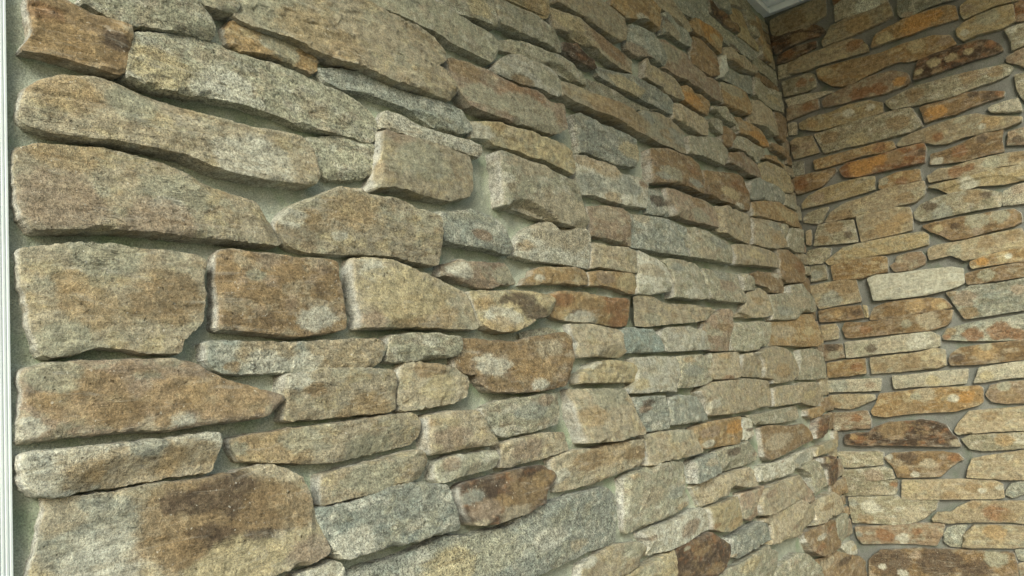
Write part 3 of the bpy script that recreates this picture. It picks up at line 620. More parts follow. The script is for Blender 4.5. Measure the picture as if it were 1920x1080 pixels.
Lt22 -1331,1642 -1304,1647 -1247,1647 -1207,1635 -1163,1632 -1117,1633 -1043,1634 -966,1630 -884,1628 -917,1615 -973,1596 -1032,1590 -1132,1585 -1223,1580 -1300,1575 -1347,1577 -1343,1603 ;g,-1261,1595,34,15
Lm24 -871,1628 -805,1630 -814,1598 -833,1556 -844,1518 -912,1517 -977,1520 -984,1545 -989,1578 -976,1600 -921,1615 ;b,-877,1578,35,13 g,-938,1566,33,13
Lt24 -661,1682 -603,1690 -555,1700 -507,1692 -491,1676 -481,1647 -475,1625 -550,1611 -679,1606 -802,1606 -716,1630 -686,1655 ;o,-587,1659,44,15
Lb20 -599,1740 -536,1752 -461,1752 -347,1757 -332,1735 -344,1691 -458,1689 -490,1704 -569,1710 ;p,-392,1746,33,11
Lg26 -812,1591 -722,1595 -619,1599 -532,1596 -541,1568 -572,1540 -638,1520 -722,1514 -822,1518 -830,1544
LU24 -1404,1570 -1362,1575 -1259,1572 -1234,1558 -1218,1538 -1212,1522 -1266,1521 -1346,1521 -1417,1520 -1414,1545
Lp26 -1226,1569 -1188,1578 -1118,1579 -1059,1583 -1035,1577 -997,1566 -994,1544 -989,1523 -1064,1521 -1137,1520 -1210,1521 -1213,1540 -1226,1555 ;t,-1142,1576,42,18
Lp26 -1379,1511 -1293,1512 -1256,1512 -1173,1509 -1165,1491 -1172,1471 -1189,1457 -1202,1430 -1274,1435 -1362,1436 -1405,1440 -1406,1451 -1373,1462 -1364,1484 ;y,-1367,1456,30,14
Lg24 -1162,1511 -1121,1512 -1037,1513 -1026,1500 -1013,1478 -998,1460 -990,1447 -1037,1438 -1113,1436 -1187,1438 -1183,1457 -1163,1471 -1159,1491 ;o,-1115,1501,24,10 u,-1100,1474,39,16
Lt26 -968,1513 -895,1514 -805,1515 -821,1483 -823,1453 -857,1445 -932,1446 -991,1449 -1000,1468 -978,1485 ;o,-915,1505,28,11 r,-913,1449,28,10
Lg18 -1007,1509 -954,1515 -961,1488 -981,1469 -998,1482 ;o,-969,1485,16,6
Lt22 -766,1508 -714,1510 -668,1506 -640,1491 -630,1465 -647,1441 -740,1445 -777,1449 -773,1475
Lt26 -670,1511 -617,1520 -548,1527 -428,1518 -363,1497 -324,1472 -308,1452 -336,1431 -410,1420 -515,1417 -582,1419 -581,1430 -632,1438 -641,1458 -651,1491 ;o,-497,1455,70,23
Lt28 -997,1444 -937,1444 -795,1444 -693,1438 -590,1431 -591,1413 -591,1388 -601,1359 -699,1361 -786,1358 -854,1358 -946,1361 -1031,1364 -1046,1367 -1050,1384 -1062,1408 -1076,1425 -1048,1434 ;p,-1026,1392,31,12
Lu24 -1393,1432 -1305,1429 -1248,1426 -1247,1412 -1240,1392 -1239,1369 -1243,1355 -1294,1355 -1368,1358 -1367,1373 -1378,1389 -1395,1411 ;r,-1358,1405,22,10 d,-1343,1416,23,10 p,-1310,1366,23,10
Lu28 -1222,1422 -1186,1425 -1150,1421 -1099,1416 -1081,1397 -1063,1375 -1055,1355 -1099,1357 -1193,1359 -1241,1361 -1237,1382 -1237,1401
Lp20 -1053,1412 -1012,1412 -987,1391 -971,1377 -1002,1364 -1033,1365 -1037,1384 -1047,1399
Lt24 -574,1408 -512,1411 -344,1404 -323,1411 -197,1405 -145,1394 -101,1365 -95,1341 -210,1329 -323,1342 -371,1351 -477,1353 -584,1354 -578,1383 ;y,-281,1369,62,18
Lg24 -817,1349 -721,1346 -595,1346 -382,1346 -377,1322 -368,1305 -454,1302 -576,1307 -598,1308 -759,1319 -779,1334 ;t,-433,1326,56,17
Lo28 -1143,1343 -1126,1349 -1051,1353 -971,1352 -857,1350 -840,1348 -851,1327 -867,1295 -895,1284 -995,1289 -1058,1290 -1115,1296 -1124,1313 -1146,1333 ;m,-1058,1330,45,17 p,-1073,1303,29,11 O,-907,1327,51,19
Lp22 -819,1345 -784,1339 -765,1324 -765,1301 -780,1288 -819,1285 -852,1288 -835,1321 ;d,-801,1311,18,6
Lt24 -1365,1353 -1294,1354 -1210,1349 -1143,1343 -1134,1328 -1116,1310 -1115,1292 -1129,1288 -1194,1288 -1251,1289 -1300,1292 -1349,1289 -1364,1291 -1360,1319 -1358,1340 ;g,-1214,1336,39,16
Lg26 -1031,1280 -969,1286 -879,1283 -823,1286 -796,1274 -765,1256 -746,1240 -764,1229 -841,1227 -900,1228 -958,1227 -1038,1230 -1027,1247 -1035,1269 ;d,-941,1270,32,12 m,-769,1245,25,8
Lu28 -1160,1278 -1076,1282 -1046,1280 -1037,1261 -1043,1231 -1110,1228 -1164,1224 -1165,1247 ;t,-1082,1262,29,11
Lg26 -1468,1283 -1431,1289 -1384,1288 -1324,1291 -1259,1288 -1205,1280 -1202,1262 -1207,1232 -1204,1215 -1190,1194 -1196,1185 -1250,1182 -1325,1180 -1388,1180 -1440,1178 -1478,1179 -1481,1192 -1476,1232 -1473,1262 ;o,-1440,1280,13,6 t,-1372,1232,48,21 u,-1254,1222,33,14 o,-1230,1189,25,10
Lt28 -1166,1219 -1091,1225 -1019,1225 -937,1222 -860,1223 -835,1209 -826,1185 -824,1169 -897,1176 -965,1192 -989,1188 -1000,1175 -1047,1176 -1075,1171 -1134,1171 -1144,1186 ;p,-1148,1213,13,5
Lb26 -710,1307 -674,1311 -584,1303 -504,1293 -374,1289 -324,1268 -292,1244 -292,1230 -423,1227 -562,1221 -695,1217 -717,1230 -716,1263 ;t,-602,1262,86,27 o,-340,1253,42,12
Lp20 -755,1212 -646,1209 -520,1206 -478,1211 -317,1210 -289,1186 -306,1172 -432,1172 -460,1166 -513,1173 -519,1161 -631,1164 -734,1167 -784,1175 -784,1188 ;u,-422,1191,64,19 r,-604,1204,13,4
Ly22 -297,1209 -142,1212 -24,1207 -29,1182 -80,1176 -211,1177 -295,1179 ;g,-166,1202,57,15
Lg24 -376,1173 -314,1173 -258,1158 -225,1131 -220,1106 -215,1080 -358,1076 -367,1093 -389,1133 -427,1158 -465,1166 ;t,-288,1102,52,14
Ld28 -255,1171 -130,1164 -99,1146 -93,1122 -107,1081 -161,1078 -219,1081 -223,1109 -227,1134 -253,1157 ;y,-203,1159,37,10 r,-150,1129,38,10
Lt28 -769,1154 -693,1156 -562,1154 -477,1150 -454,1131 -430,1097 -501,1088 -617,1088 -710,1090 -790,1090 -826,1097 -835,1120 -814,1139 ;m,-755,1140,37,12
Lm20 -421,1129 -395,1113 -381,1090 -362,1068 -372,1057 -400,1054 -478,1082 -406,1091
Lp26 -1424,1170 -1378,1173 -1312,1171 -1245,1170 -1190,1173 -1135,1169 -1119,1161 -1112,1138 -1110,1116 -1163,1117 -1237,1115 -1288,1116 -1344,1119 -1393,1120 -1411,1125 -1403,1139 -1419,1162 ;m,-1214,1141,47,19 m,-1405,1157,17,7
Ly24 -1107,1166 -1042,1165 -944,1164 -942,1140 -940,1117 -937,1095 -1010,1093 -1065,1101 -1106,1115 -1108,1137 -1115,1158 ;r,-1093,1122,18,7 o,-982,1108,36,13
Lm22 -921,1167 -844,1163 -756,1161 -761,1142 -790,1112 -823,1096 -874,1091 -922,1105 -925,1127 -929,1147 ;g,-906,1115,33,11
Ld26 -1296,1115 -1245,1115 -1178,1114 -1117,1112 -1066,1086 -1026,1066 -1034,1043 -1057,1027 -1100,1019 -1160,1018 -1311,1055 -1306,1083 ;b,-1187,1086,30,12 b,-1133,1036,36,13 g,-1248,1104,12,5
Lu26 -1014,1081 -959,1081 -900,1084 -839,1084 -787,1072 -776,1052 -770,1028 -850,1029 -922,1030 -980,1028 -997,1027 -1041,1041 -1022,1061 ;o,-1029,1042,14,5
Ly26 -1513,1108 -1461,1112 -1400,1111 -1345,1114 -1305,1114 -1305,1093 -1312,1051 -1515,1100 ;g,-1428,1100,31,13
Lg26 -1137,1015 -1064,1021 -996,1017 -926,1020 -853,1021 -796,1020 -784,1005 -753,998 -719,982 -738,957 -775,921 -1139,1009 ;y,-934,1001,54,18
Lo20 -296,1325 -226,1327 -130,1326 -128,1303 -187,1293 -280,1295 -307,1306
Ld30 -221,1295 -123,1293 -127,1270 -154,1241 -209,1229 -266,1231 -261,1257 ;r,-202,1259,46,13
Lb28 -369,1831 -253,1841 -169,1827 -101,1811 -74,1789 -98,1744 -169,1735 -300,1727 -354,1738 -371,1773 -351,1798 ;r,-141,1790,70,22 o,-300,1778,54,17
Lg24 -481,1682 -285,1696 -281,1722 -168,1732 -140,1712 -75,1687 -51,1648 -71,1638 -208,1635 -275,1610 -397,1605 -492,1606 -488,1649 ;t,-237,1666,85,26 u,-383,1633,59,19
Lo26 -523,1600 -361,1605 -272,1610 -218,1628 -80,1635 -70,1598 -68,1565 -64,1534 -132,1520 -272,1521 -439,1528 -517,1529 -526,1561 ;t,-418,1571,83,27 y,-180,1573,58,17
Lg22 -282,1513 -168,1518 -69,1501 -62,1477 -48,1446 -62,1414 -186,1413 -338,1420 -297,1449 -280,1482 ;t,-191,1474,76,22
Lg26 -187,2040 -90,2049 -66,2020 -69,1994 -137,1992 -208,1997
Lg26 -210,1918 -112,1929 -78,1920 -81,1876 -72,1845 -176,1839 -244,1848 -235,1885
Lg22 -268,1929 -210,1931 -208,1907 -237,1856 -262,1877
Lt28 -793,1084 -726,1085 -655,1087 -518,1086 -441,1061 -395,1032 -389,1011 -444,1006 -496,1003 -527,989 -602,997 -665,1005 -714,1006 -797,1017 -760,1040 -763,1063 -803,1077 ;m,-602,1025,27,8
Lt26 -394,1055 -320,1059 -205,1060 -157,1038 -127,1002 -131,986 -265,991 -332,987 -409,994 -457,1001 -386,1005 -381,1030 ;b,-282,1026,43,12
Lb28 -510,991 -419,988 -294,986 -221,978 -226,935 -196,902 -223,892 -347,894 -428,910 -474,934 -500,964 ;r,-286,965,43,11 p,-392,957,32,9 r,-415,932,39,11
Lg28 -212,976 -148,981 -98,975 -90,937 -97,910 -190,896 -232,926
Lp16 -181,885 -48,878 9,843 -3,825 -96,837 -143,864 ;y,-31,851,40,10
Lg26 -759,942 -676,954 -587,954 -531,939 -473,909 -421,878 -402,849 -411,833 -775,921
Lb28 -448,904 -349,890 -254,890 -170,862 -59,832 13,802 22,772 -9,736 -409,833 -414,871 ;t,-359,871,66,17 d,-198,848,55,14
Rt15 -15,2725 -76,2735 -172,2740 -214,2735 -207,2671 -165,2658 -95,2655 -31,2657 -13,2674 -11,2702 ;b,-100,2690,35,38
Rd13 -6,2674 -30,2657 -95,2656 -128,2666 -158,2656 -185,2633 -197,2612 -181,2605 -135,2610 -87,2608 -48,2602 -14,2594 -1,2637 ;b,-105,2624,26,28 t,-135,2653,11,12
Rp12 -237,2693 -288,2712 -408,2660 -402,2640 -359,2632 -299,2634 -263,2636 -231,2636 -232,2665 ;P,-336,2651,32,36
Rr10 -236,2728 -282,2715 -275,2691 -234,2698
Rt16 -212,2625 -267,2633 -359,2630 -403,2638 -408,2620 -411,2584 -382,2576 -324,2570 -265,2564 -180,2561 -177,2579 -192,2596 ;o,-298,2593,37,42
Rd13 -22,2588 -85,2598 -160,2591 -155,2571 -111,2561 -62,2552 -11,2557 ;r,-57,2581,18,19 m,-106,2590,17,19
Rt13 -52,2546 -110,2555 -172,2555 -219,2560 -272,2556 -304,2540 -319,2509 -319,2493 -268,2496 -209,2498 -148,2500 -116,2495 -52,2505 -46,2524 ;r,-273,2529,21,24 r,-300,2538,13,15
Rp10 -15,2550 -49,2548 -47,2525 -50,2500 -8,2501
Rg13 -19,2486 -115,2486 -135,2472 -134,2432 -105,2422 -58,2425 -20,2431 ;r,-88,2458,17,19 r,-123,2459,8,9
Rp13 -21,2414 -67,2419 -163,2402 -188,2391 -170,2390 -130,2387 -68,2388 -30,2387
Rm13 -23,2386 -68,2388 -130,2386 -130,2351 -77,2345 -15,2338 ;r,-96,2368,17,18
Rm15 -143,2369 -161,2383 -237,2396 -305,2404 -380,2400 -420,2376 -425,2346 -408,2337 -341,2332 -257,2341 -213,2340 -146,2349 ;r,-330,2354,23,26 O,-394,2356,17,20 r,-259,2356,21,24 r,-289,2358,18,21
Ry13 -56,2315 -89,2325 -166,2323 -226,2332 -292,2325 -331,2304 -328,2271 -274,2269 -202,2270 -142,2269 -109,2272 -56,2295 ;o,-100,2301,17,18 p,-221,2301,16,18 p,-293,2300,13,15
Rg15 -98,2262 -156,2264 -216,2268 -274,2266 -358,2267 -411,2259 -426,2220 -434,2190 -398,2180 -344,2181 -274,2180 -189,2187 -123,2186 ;b,-151,2236,25,27 b,-364,2221,28,32 y,-234,2198,27,30
Rp10 -15,2329 -44,2326 -48,2308 -40,2281 -13,2286
Rt13 -12,2259 -33,2269 -91,2261 -108,2194 -53,2194 -18,2194 ;d,-21,2235,15,15 m,-67,2228,17,18
Ro15 -83,2169 -141,2171 -230,2171 -287,2173 -341,2166 -347,2140 -309,2136 -240,2143 -181,2138 -121,2135 -83,2136 ;r,-298,2157,18,20 b,-197,2152,16,18
Rr16 -160,2115 -186,2133 -238,2131 -275,2130 -309,2133 -364,2135 -430,2134 -432,2115 -422,2070 -380,2072 -299,2074 -214,2075 -173,2086 ;O,-233,2100,35,38 b,-337,2108,25,29 d,-419,2103,12,14 O,-291,2112,21,23
Ru12 -11,2186 -49,2180 -42,2131 1,2136
Rb13 -5,2131 -73,2129 -146,2126 -152,2117 -122,2090 -95,2072 -48,2068 -7,2065 -1,2089 ;r,-28,2098,23,25 o,-99,2102,23,24
Ro13 -280,2048 -337,2058 -403,2052 -402,2016 -344,2016 -286,2016 -273,2019 ;g,-292,2038,13,14 r,-345,2027,15,17
Ry15 -21,2029 -45,2049 -94,2065 -170,2071 -228,2071 -269,2063 -262,2019 -204,2015 -145,2011 -70,2010 -18,2010 ;m,-77,2037,20,21
Rt16 -110,1975 -161,1997 -231,2002 -289,2015 -344,2013 -407,2011 -410,1992 -402,1965 -373,1948 -305,1947 -221,1942 -149,1943 -87,1945 ;b,-151,1955,25,27 b,-349,1968,23,26
Rt15 -189,1941 -250,1945 -305,1947 -354,1935 -358,1907 -350,1861 -290,1856 -235,1856 -191,1854 -189,1903 ;o,-279,1876,31,35 o,-325,1902,23,26 b,-223,1874,16,17
Rg15 -62,1942 -119,1941 -179,1934 -181,1893 -181,1856 -121,1862 -51,1871 -36,1871 -48,1910 ;b,-116,1925,25,27 b,-71,1888,17,18 d,-154,1886,13,15
Rg10 -14,1976 -35,1993 -82,1998 -106,1996 -90,1971 -77,1948 -56,1947 -15,1963
Rt9 -17,1930 -34,1932 -33,1907 -25,1877 -11,1883
Ry15 -65,1811 -133,1847 -177,1850 -248,1851 -316,1851 -379,1847 -393,1834 -388,1803 -335,1799 -281,1798 -198,1800 -125,1796 -75,1796 ;g,-147,1844,14,15
Rg12 -11,1860 -60,1860 -89,1853 -83,1833 -65,1814 -52,1807 -10,1811 0,1830
Ro16 -81,1792 -126,1796 -198,1797 -247,1793 -262,1784 -255,1737 -216,1739 -173,1731 -82,1742 -80,1770 ;t,-249,1759,13,14
Rm12 -265,1757 -283,1765 -288,1782 -321,1787 -363,1785 -373,1765 -367,1743 -323,1731 -275,1735
Rg12 -14,1802 -63,1799 -62,1749 -6,1750 ;u,-30,1770,17,18
Rt13 2,1735 -71,1738 -153,1735 -155,1698 -159,1655 -87,1654 -18,1650 -8,1683 ;b,-112,1717,36,38 u,-60,1674,31,33
Rb13 -15,1644 -71,1648 -155,1642 -159,1600 -107,1599 -49,1602 -14,1607 ;o,-76,1625,17,18 d,-139,1618,16,17
Ry12 -160,1643 -173,1637 -173,1598 -162,1600
Rt12 -13,1594 -65,1593 -71,1574 -65,1541 -15,1541
Rm12 -4,1527 -74,1521 -75,1476 -10,1471 -6,1505 ;d,-40,1516,20,21 g,-45,1488,17,17
Ro15 -14,1462 -72,1466 -140,1464 -135,1415 -77,1412 -10,1413 ;b,-50,1426,22,23 r,-110,1438,16,17
Rp15 1,1402 -75,1400 -179,1394 -177,1378 -170,1355 -97,1358 -5,1365 ;u,-43,1382,25,26 m,-142,1375,13,14
Rt13 -3,1353 -67,1351 -148,1343 -151,1328 -118,1316 -68,1301 3,1314 ;b,-18,1318,17,17
Rm13 1,1292 -117,1291 -124,1263 -119,1234 -62,1234 -1,1232 0,1259 ;r,-82,1271,16,17 p,-14,1243,11,11
Rg12 -1,1160 -64,1157 -125,1156 -144,1151 -137,1114 -56,1109 -4,1110
Rg15 -7,1101 -56,1102 -137,1108 -165,1096 -167,1068 -105,1065 -20,1061 -1,1063 ;m,-107,1077,27,28
Rg13 22,1054 -20,1059 -105,1063 -173,1064 -167,1031 -160,1019 -97,1017 10,1016 ;r,-162,1050,10,11 t,-120,1028,16,17
Rg13 -12,1010 -69,1012 -159,1014 -176,1002 -281,999 -270,974 -234,944 -203,930 -149,922 -82,926 -13,928 -11,972 ;b,-56,940,22,22 p,-77,980,24,25 t,-207,957,28,30 u,-23,992,14,14
Ro16 -329,2498 -344,2537 -365,2544 -437,2560 -504,2561 -568,2556 -589,2544 -591,2500 -559,2501 -507,2504 -454,2500 -386,2501 ;O,-471,2527,39,46 O,-525,2536,24,28 y,-374,2518,23,26
Ro16 -144,2488 -181,2488 -269,2481 -353,2472 -426,2479 -515,2473 -559,2456 -573,2420 -531,2414 -473,2409 -431,2412 -401,2423 -359,2420 -306,2410 -256,2399 -217,2399 -184,2414 -145,2454 ;b,-335,2450,34,39 b,-264,2450,35,39 y,-169,2472,20,21 y,-460,2459,22,26 m,-543,2443,16,20
Ru12 -433,2643 -561,2594 -602,2565 -557,2571 -504,2569 -477,2564 -434,2566 -424,2586 ;m,-450,2568,15,17
Ry13 -603,2539 -630,2552 -678,2549 -780,2511 -754,2493 -694,2501 -645,2497 -605,2493 -598,2514 ;m,-618,2526,13,16
Ry15 -578,2467 -601,2482 -644,2491 -693,2492 -737,2487 -736,2456 -734,2434 -700,2424 -634,2430 -593,2424 -579,2445 ;g,-666,2476,26,33 p,-600,2448,11,14
Rr12 -739,2486 -756,2490 -777,2490 -765,2425 -736,2431 -736,2457 ;m,-753,2438,12,16
Rg13 -703,2418 -739,2421 -764,2416 -753,2352 -711,2347 -713,2378 ;p,-721,2410,10,13
Rd16 -436,2361 -457,2406 -505,2412 -582,2413 -631,2412 -663,2400 -687,2373 -691,2354 -669,2351 -609,2352 -546,2349 -481,2345 -436,2345 ;y,-500,2383,17,20 y,-551,2382,14,17 y,-601,2384,11,14 y,-453,2366,12,14 r,-662,2385,13,16 b,-507,2347,14,17
Rm12 -694,2331 -726,2342 -751,2344 -740,2279 -718,2299 -691,2317
Rg16 -339,2304 -391,2317 -438,2326 -516,2323 -591,2320 -686,2311 -706,2293 -691,2275 -655,2268 -607,2267 -556,2258 -505,2256 -454,2261 -396,2266 -361,2267 -345,2286 ;b,-588,2306,25,30 b,-433,2296,24,29 b,-659,2295,17,21
Rb13 -436,2251 -465,2253 -516,2251 -568,2258 -615,2248 -671,2228 -666,2213 -621,2211 -571,2206 -533,2198 -482,2200 -443,2197 -442,2222 ;O,-478,2221,24,28 O,-500,2220,12,14 d,-634,2223,20,24 d,-590,2247,13,16 r,-659,2226,11,13
Rp12 -619,2188 -632,2195 -666,2197 -701,2196 -704,2175 -705,2152 -671,2160 -626,2174
Rg12 -704,2269 -738,2266 -722,2174 -708,2199 -703,2224
Rt15 -350,2152 -371,2167 -399,2174 -448,2180 -493,2184 -543,2186 -587,2183 -624,2160 -702,2135 -695,2120 -652,2114 -593,2115 -544,2118 -493,2112 -456,2119 -425,2138 -380,2140 -351,2144 ;b,-460,2148,24,28 r,-472,2139,14,17 o,-621,2143,20,24 g,-541,2174,14,16 p,-596,2136,9,11
Rb13 -443,2091 -477,2091 -529,2099 -568,2111 -604,2114 -649,2112 -639,2078 -640,2043 -593,2045 -531,2043 -470,2051 -435,2058 ;r,-524,2076,18,22 p,-459,2062,14,17 d,-589,2098,13,16
Rm12 -659,2101 -710,2102 -701,2048 -648,2061 ;d,-679,2068,13,16
Rt13 -421,2023 -455,2037 -492,2033 -543,2039 -639,2038 -698,2029 -691,1989 -632,2000 -585,1999 -523,1992 -461,2000 -423,2001 ;r,-502,2018,21,25 r,-539,2019,14,16 b,-669,2014,19,24 g,-600,2022,20,24
Ry18 -416,1986 -448,1991 -498,1990 -548,1994 -609,1997 -691,1988 -683,1943 -623,1942 -554,1955 -504,1950 -474,1949 -445,1974 ;p,-531,1966,23,27
Rg15 -364,1915 -386,1936 -427,1947 -491,1951 -552,1946 -597,1927 -614,1917 -602,1878 -541,1881 -480,1881 -416,1879 -380,1881 -364,1894 ;d,-410,1924,19,22 u,-444,1895,26,30 b,-536,1925,23,27 d,-572,1921,13,16
Rp12 -617,1922 -644,1932 -681,1936 -671,1872 -634,1876 -607,1880 ;m,-653,1918,15,18
Rb15 -380,1866 -414,1870 -490,1870 -563,1867 -632,1862 -648,1847 -646,1820 -624,1811 -553,1807 -491,1801 -454,1803 -432,1822 -397,1845 ;g,-535,1848,27,32 g,-595,1851,22,26 y,-423,1847,12,14 m,-529,1812,16,19 d,-473,1845,11,13
Rt15 -385,1789 -402,1797 -478,1795 -551,1799 -643,1801 -647,1773 -641,1741 -565,1743 -516,1733 -479,1732 -446,1756 -384,1752 -381,1769 ;b,-547,1777,22,27 g,-460,1767,19,22 b,-619,1784,17,21
Ro15 -495,1726 -529,1736 -588,1741 -648,1740 -641,1700 -582,1703 -494,1704 -491,1716 ;y,-585,1722,15,18 O,-525,1720,13,16 P,-596,1722,8,10
Rb13 -474,1691 -509,1695 -581,1698 -641,1698 -633,1655 -597,1654 -550,1654 -502,1654 -474,1657 -471,1674 ;g,-530,1677,20,24
RP19 -190,1728 -219,1735 -286,1728 -365,1725 -441,1719 -471,1708 -467,1663 -450,1655 -416,1649 -351,1643 -273,1645 -198,1651 -195,1688 ;p,-287,1689,15,17
Ru18 -412,1642 -452,1640 -483,1652 -549,1646 -633,1650 -617,1555 -533,1552 -449,1551 -432,1593 ;m,-460,1616,26,30 b,-464,1568,23,27 m,-602,1619,17,21 b,-426,1636,12,13
Ru13 -376,1505 -395,1528 -446,1535 -507,1539 -614,1542 -601,1466 -520,1474 -437,1485 -380,1496 ;r,-464,1498,23,27 r,-535,1502,27,32 r,-579,1485,19,23 b,-405,1517,14,16 r,-390,1502,9,11
Rb15 -176,1601 -195,1628 -230,1637 -297,1638 -362,1633 -399,1624 -412,1610 -421,1592 -367,1589 -289,1587 -221,1585 -177,1589 ;o,-320,1616,25,28 o,-383,1609,19,22 y,-394,1601,12,13
Rb15 -83,1572 -95,1592 -151,1583 -234,1583 -315,1585 -393,1588 -422,1583 -412,1554 -397,1539 -345,1529 -280,1532 -199,1535 -115,1537 -90,1541 ;r,-155,1558,16,17 t,-350,1562,29,33 g,-284,1560,15,17
Rp18 -84,1526 -114,1525 -170,1524 -253,1527 -347,1526 -373,1508 -368,1475 -297,1472 -190,1474 -105,1472 -82,1473 ;g,-137,1495,24,26 d,-165,1494,16,17 t,-221,1499,18,20 p,-314,1501,30,33
Rt15 -155,1463 -215,1465 -303,1464 -348,1472 -379,1462 -374,1415 -337,1408 -233,1410 -151,1412 ;b,-277,1440,25,28 b,-181,1430,18,20
Rp16 -212,1398 -258,1396 -336,1399 -433,1397 -430,1381 -421,1354 -353,1352 -277,1357 -212,1356 ;y,-331,1371,19,22
Rp15 -461,1397 -507,1400 -565,1404 -590,1404 -582,1357 -523,1357 -471,1352 -439,1352 -453,1376 ;y,-478,1372,16,18
Ro16 -165,1344 -222,1345 -302,1349 -377,1345 -450,1343 -462,1334 -456,1293 -440,1284 -377,1270 -315,1272 -237,1272 -169,1267 -135,1275 -129,1289 -149,1313 ;O,-413,1310,21,24 b,-252,1287,30,33 t,-298,1329,30,33 p,-378,1311,14,16 g,-272,1326,12,14
Rd18 -30,1201 -35,1218 -64,1221 -112,1220 -129,1236 -180,1250 -247,1249 -276,1252 -322,1241 -345,1228 -354,1203 -366,1191 -374,1163 -322,1163 -272,1168 -168,1176 -86,1177 -33,1186 ;b,-189,1223,34,36 r,-78,1201,16,17 o,-62,1208,11,11 t,-361,1174,12,13
Rt15 -378,1234 -413,1267 -485,1269 -567,1271 -555,1201 -497,1202 -426,1201 -372,1198 -362,1210 ;b,-464,1249,16,18
Rm13 -464,1314 -483,1340 -521,1347 -580,1346 -569,1281 -510,1283 -479,1291 ;b,-525,1303,24,28 g,-519,1336,15,18
Rb15 -383,1428 -394,1449 -422,1465 -495,1467 -601,1466 -591,1409 -532,1408 -461,1408 -388,1412 ;d,-409,1435,16,19 o,-490,1442,27,32 g,-493,1461,16,18
Rg13 -377,1184 -408,1196 -472,1195 -554,1195 -546,1149 -487,1146 -428,1145 -396,1153 ;o,-491,1175,20,23
Rb16 -145,1137 -169,1150 -253,1151 -319,1149 -362,1139 -374,1122 -356,1115 -331,1097 -302,1073 -230,1070 -175,1073 -167,1108 ;d,-214,1134,23,25 o,-200,1097,15,16 r,-348,1128,14,16 t,-275,1112,20,22 p,-231,1080,12,13 p,-161,1139,10,11
Rt15 -188,1064 -280,1063 -354,1063 -448,1055 -465,1045 -463,1005 -439,1001 -344,1002 -176,1003 ;y,-211,1041,23,25 b,-386,1038,19,21 b,-434,1042,11,13 p,-408,1027,9,10 b,-320,1009,22,24 p,-456,1034,9,10
Ru12 -471,1026 -488,1046 -516,1051 -529,1045 -524,1020 -505,1012 -485,1003 -466,1013
Rt15 -398,1124 -462,1134 -546,1144 -531,1056 -472,1057 -372,1068 -382,1097
Rt16 -255,944 -273,961 -313,964 -341,982 -375,997 -438,995 -520,995 -509,928 -462,933 -381,933 -307,929 -258,934 ;r,-432,961,27,31 b,-465,950,20,23 b,-378,987,14,15
Rm13 -19,914 -84,917 -146,921 -205,926 -287,928 -279,898 -253,859 -195,863 -115,863 -33,859 -19,882 ;r,-106,889,24,25 r,-206,902,15,16 p,-158,879,18,19 u,-26,893,11,11
Ru10 -294,914 -318,922 -349,922 -336,898 -326,855 -294,857 -277,870 -280,897
Rt15 -335,894 -367,921 -426,923 -507,920 -498,863 -461,857 -391,857 -326,854 ;o,-422,905,25,28
Rb16 -58,821 -85,839 -193,848 -318,848 -458,842 -461,819 -460,761 -33,738 -45,809 ;d,-111,803,53,56 d,-251,816,54,59 p,-84,788,10,11 g,-409,827,27,31 d,-344,791,38,42 p,-143,771,13,13 m,-189,828,15,16
Ru9 -462,851 -496,855 -489,819 -468,823
Rm12 -464,812 -489,817 -480,761 -464,760
"""

# ---------------------------------------------------------------- read the survey of the walls
stones = {'L': [], 'R': []}
for line in DATA.strip().splitlines():
    a, _, b = line.partition(' ;')
    h = a.split()
    wall, key, dep = h[0][0], h[0][1], float(h[0][2:]) / 1000
    poly = [tuple(float(t) / 1000 for t in p.split(',')) for p in h[1:]]
    st = []
    for s_ in b.split():
        p = s_.split(',')
        st.append((p[0],) + tuple(float(t) / 1000 for t in p[1:]))
    stones[wall].append((key, dep, poly, st))

CEIL = 2.7503
FPX = 1450.65
WALL_U0 = {'L': -2.546, 'R': -2.6}

root = {'L': tag(empty('stone_wall', (0, 0, 0)), 'long rough wall of deeply raked tan and grey ledge stones, filling the left and middle', 'wall', kind='thing'),
        'R': tag(empty('stone_wall', (0, 0, 0)), 'flatter wall of thin brown and ochre ledge stones at the right, pointed nearly flush', 'wall', kind='thing')}

# in view: one object per stone, laid out as surveyed
for wall in 'LR':
    for i, (key, dep, poly, st) in enumerate(stones[wall]):
        P = np.array(poly)
        near = math.hypot(P[:, 0].mean() - (CAM.x if wall == 'L' else CAM.y), 0.8)
        sp = (0.0025 if near < 1.15 else 0.0036) if wall == 'L' else 0.0042
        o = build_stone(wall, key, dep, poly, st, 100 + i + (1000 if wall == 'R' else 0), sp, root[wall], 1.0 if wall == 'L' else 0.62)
        if o is not None:
            if key == 'P' and wall == 'R' and np.ptp(P[:, 0]) > 0.1: o['label'] = 'white quartz stone'
            if key == 'd' and np.ptp(P[:, 0]) > 0.08: o['label'] = 'dark brown stone'
            if key == 'U': o['label'] = 'blue green stone'
            if key == 'r': o['label'] = 'rust orange stone'

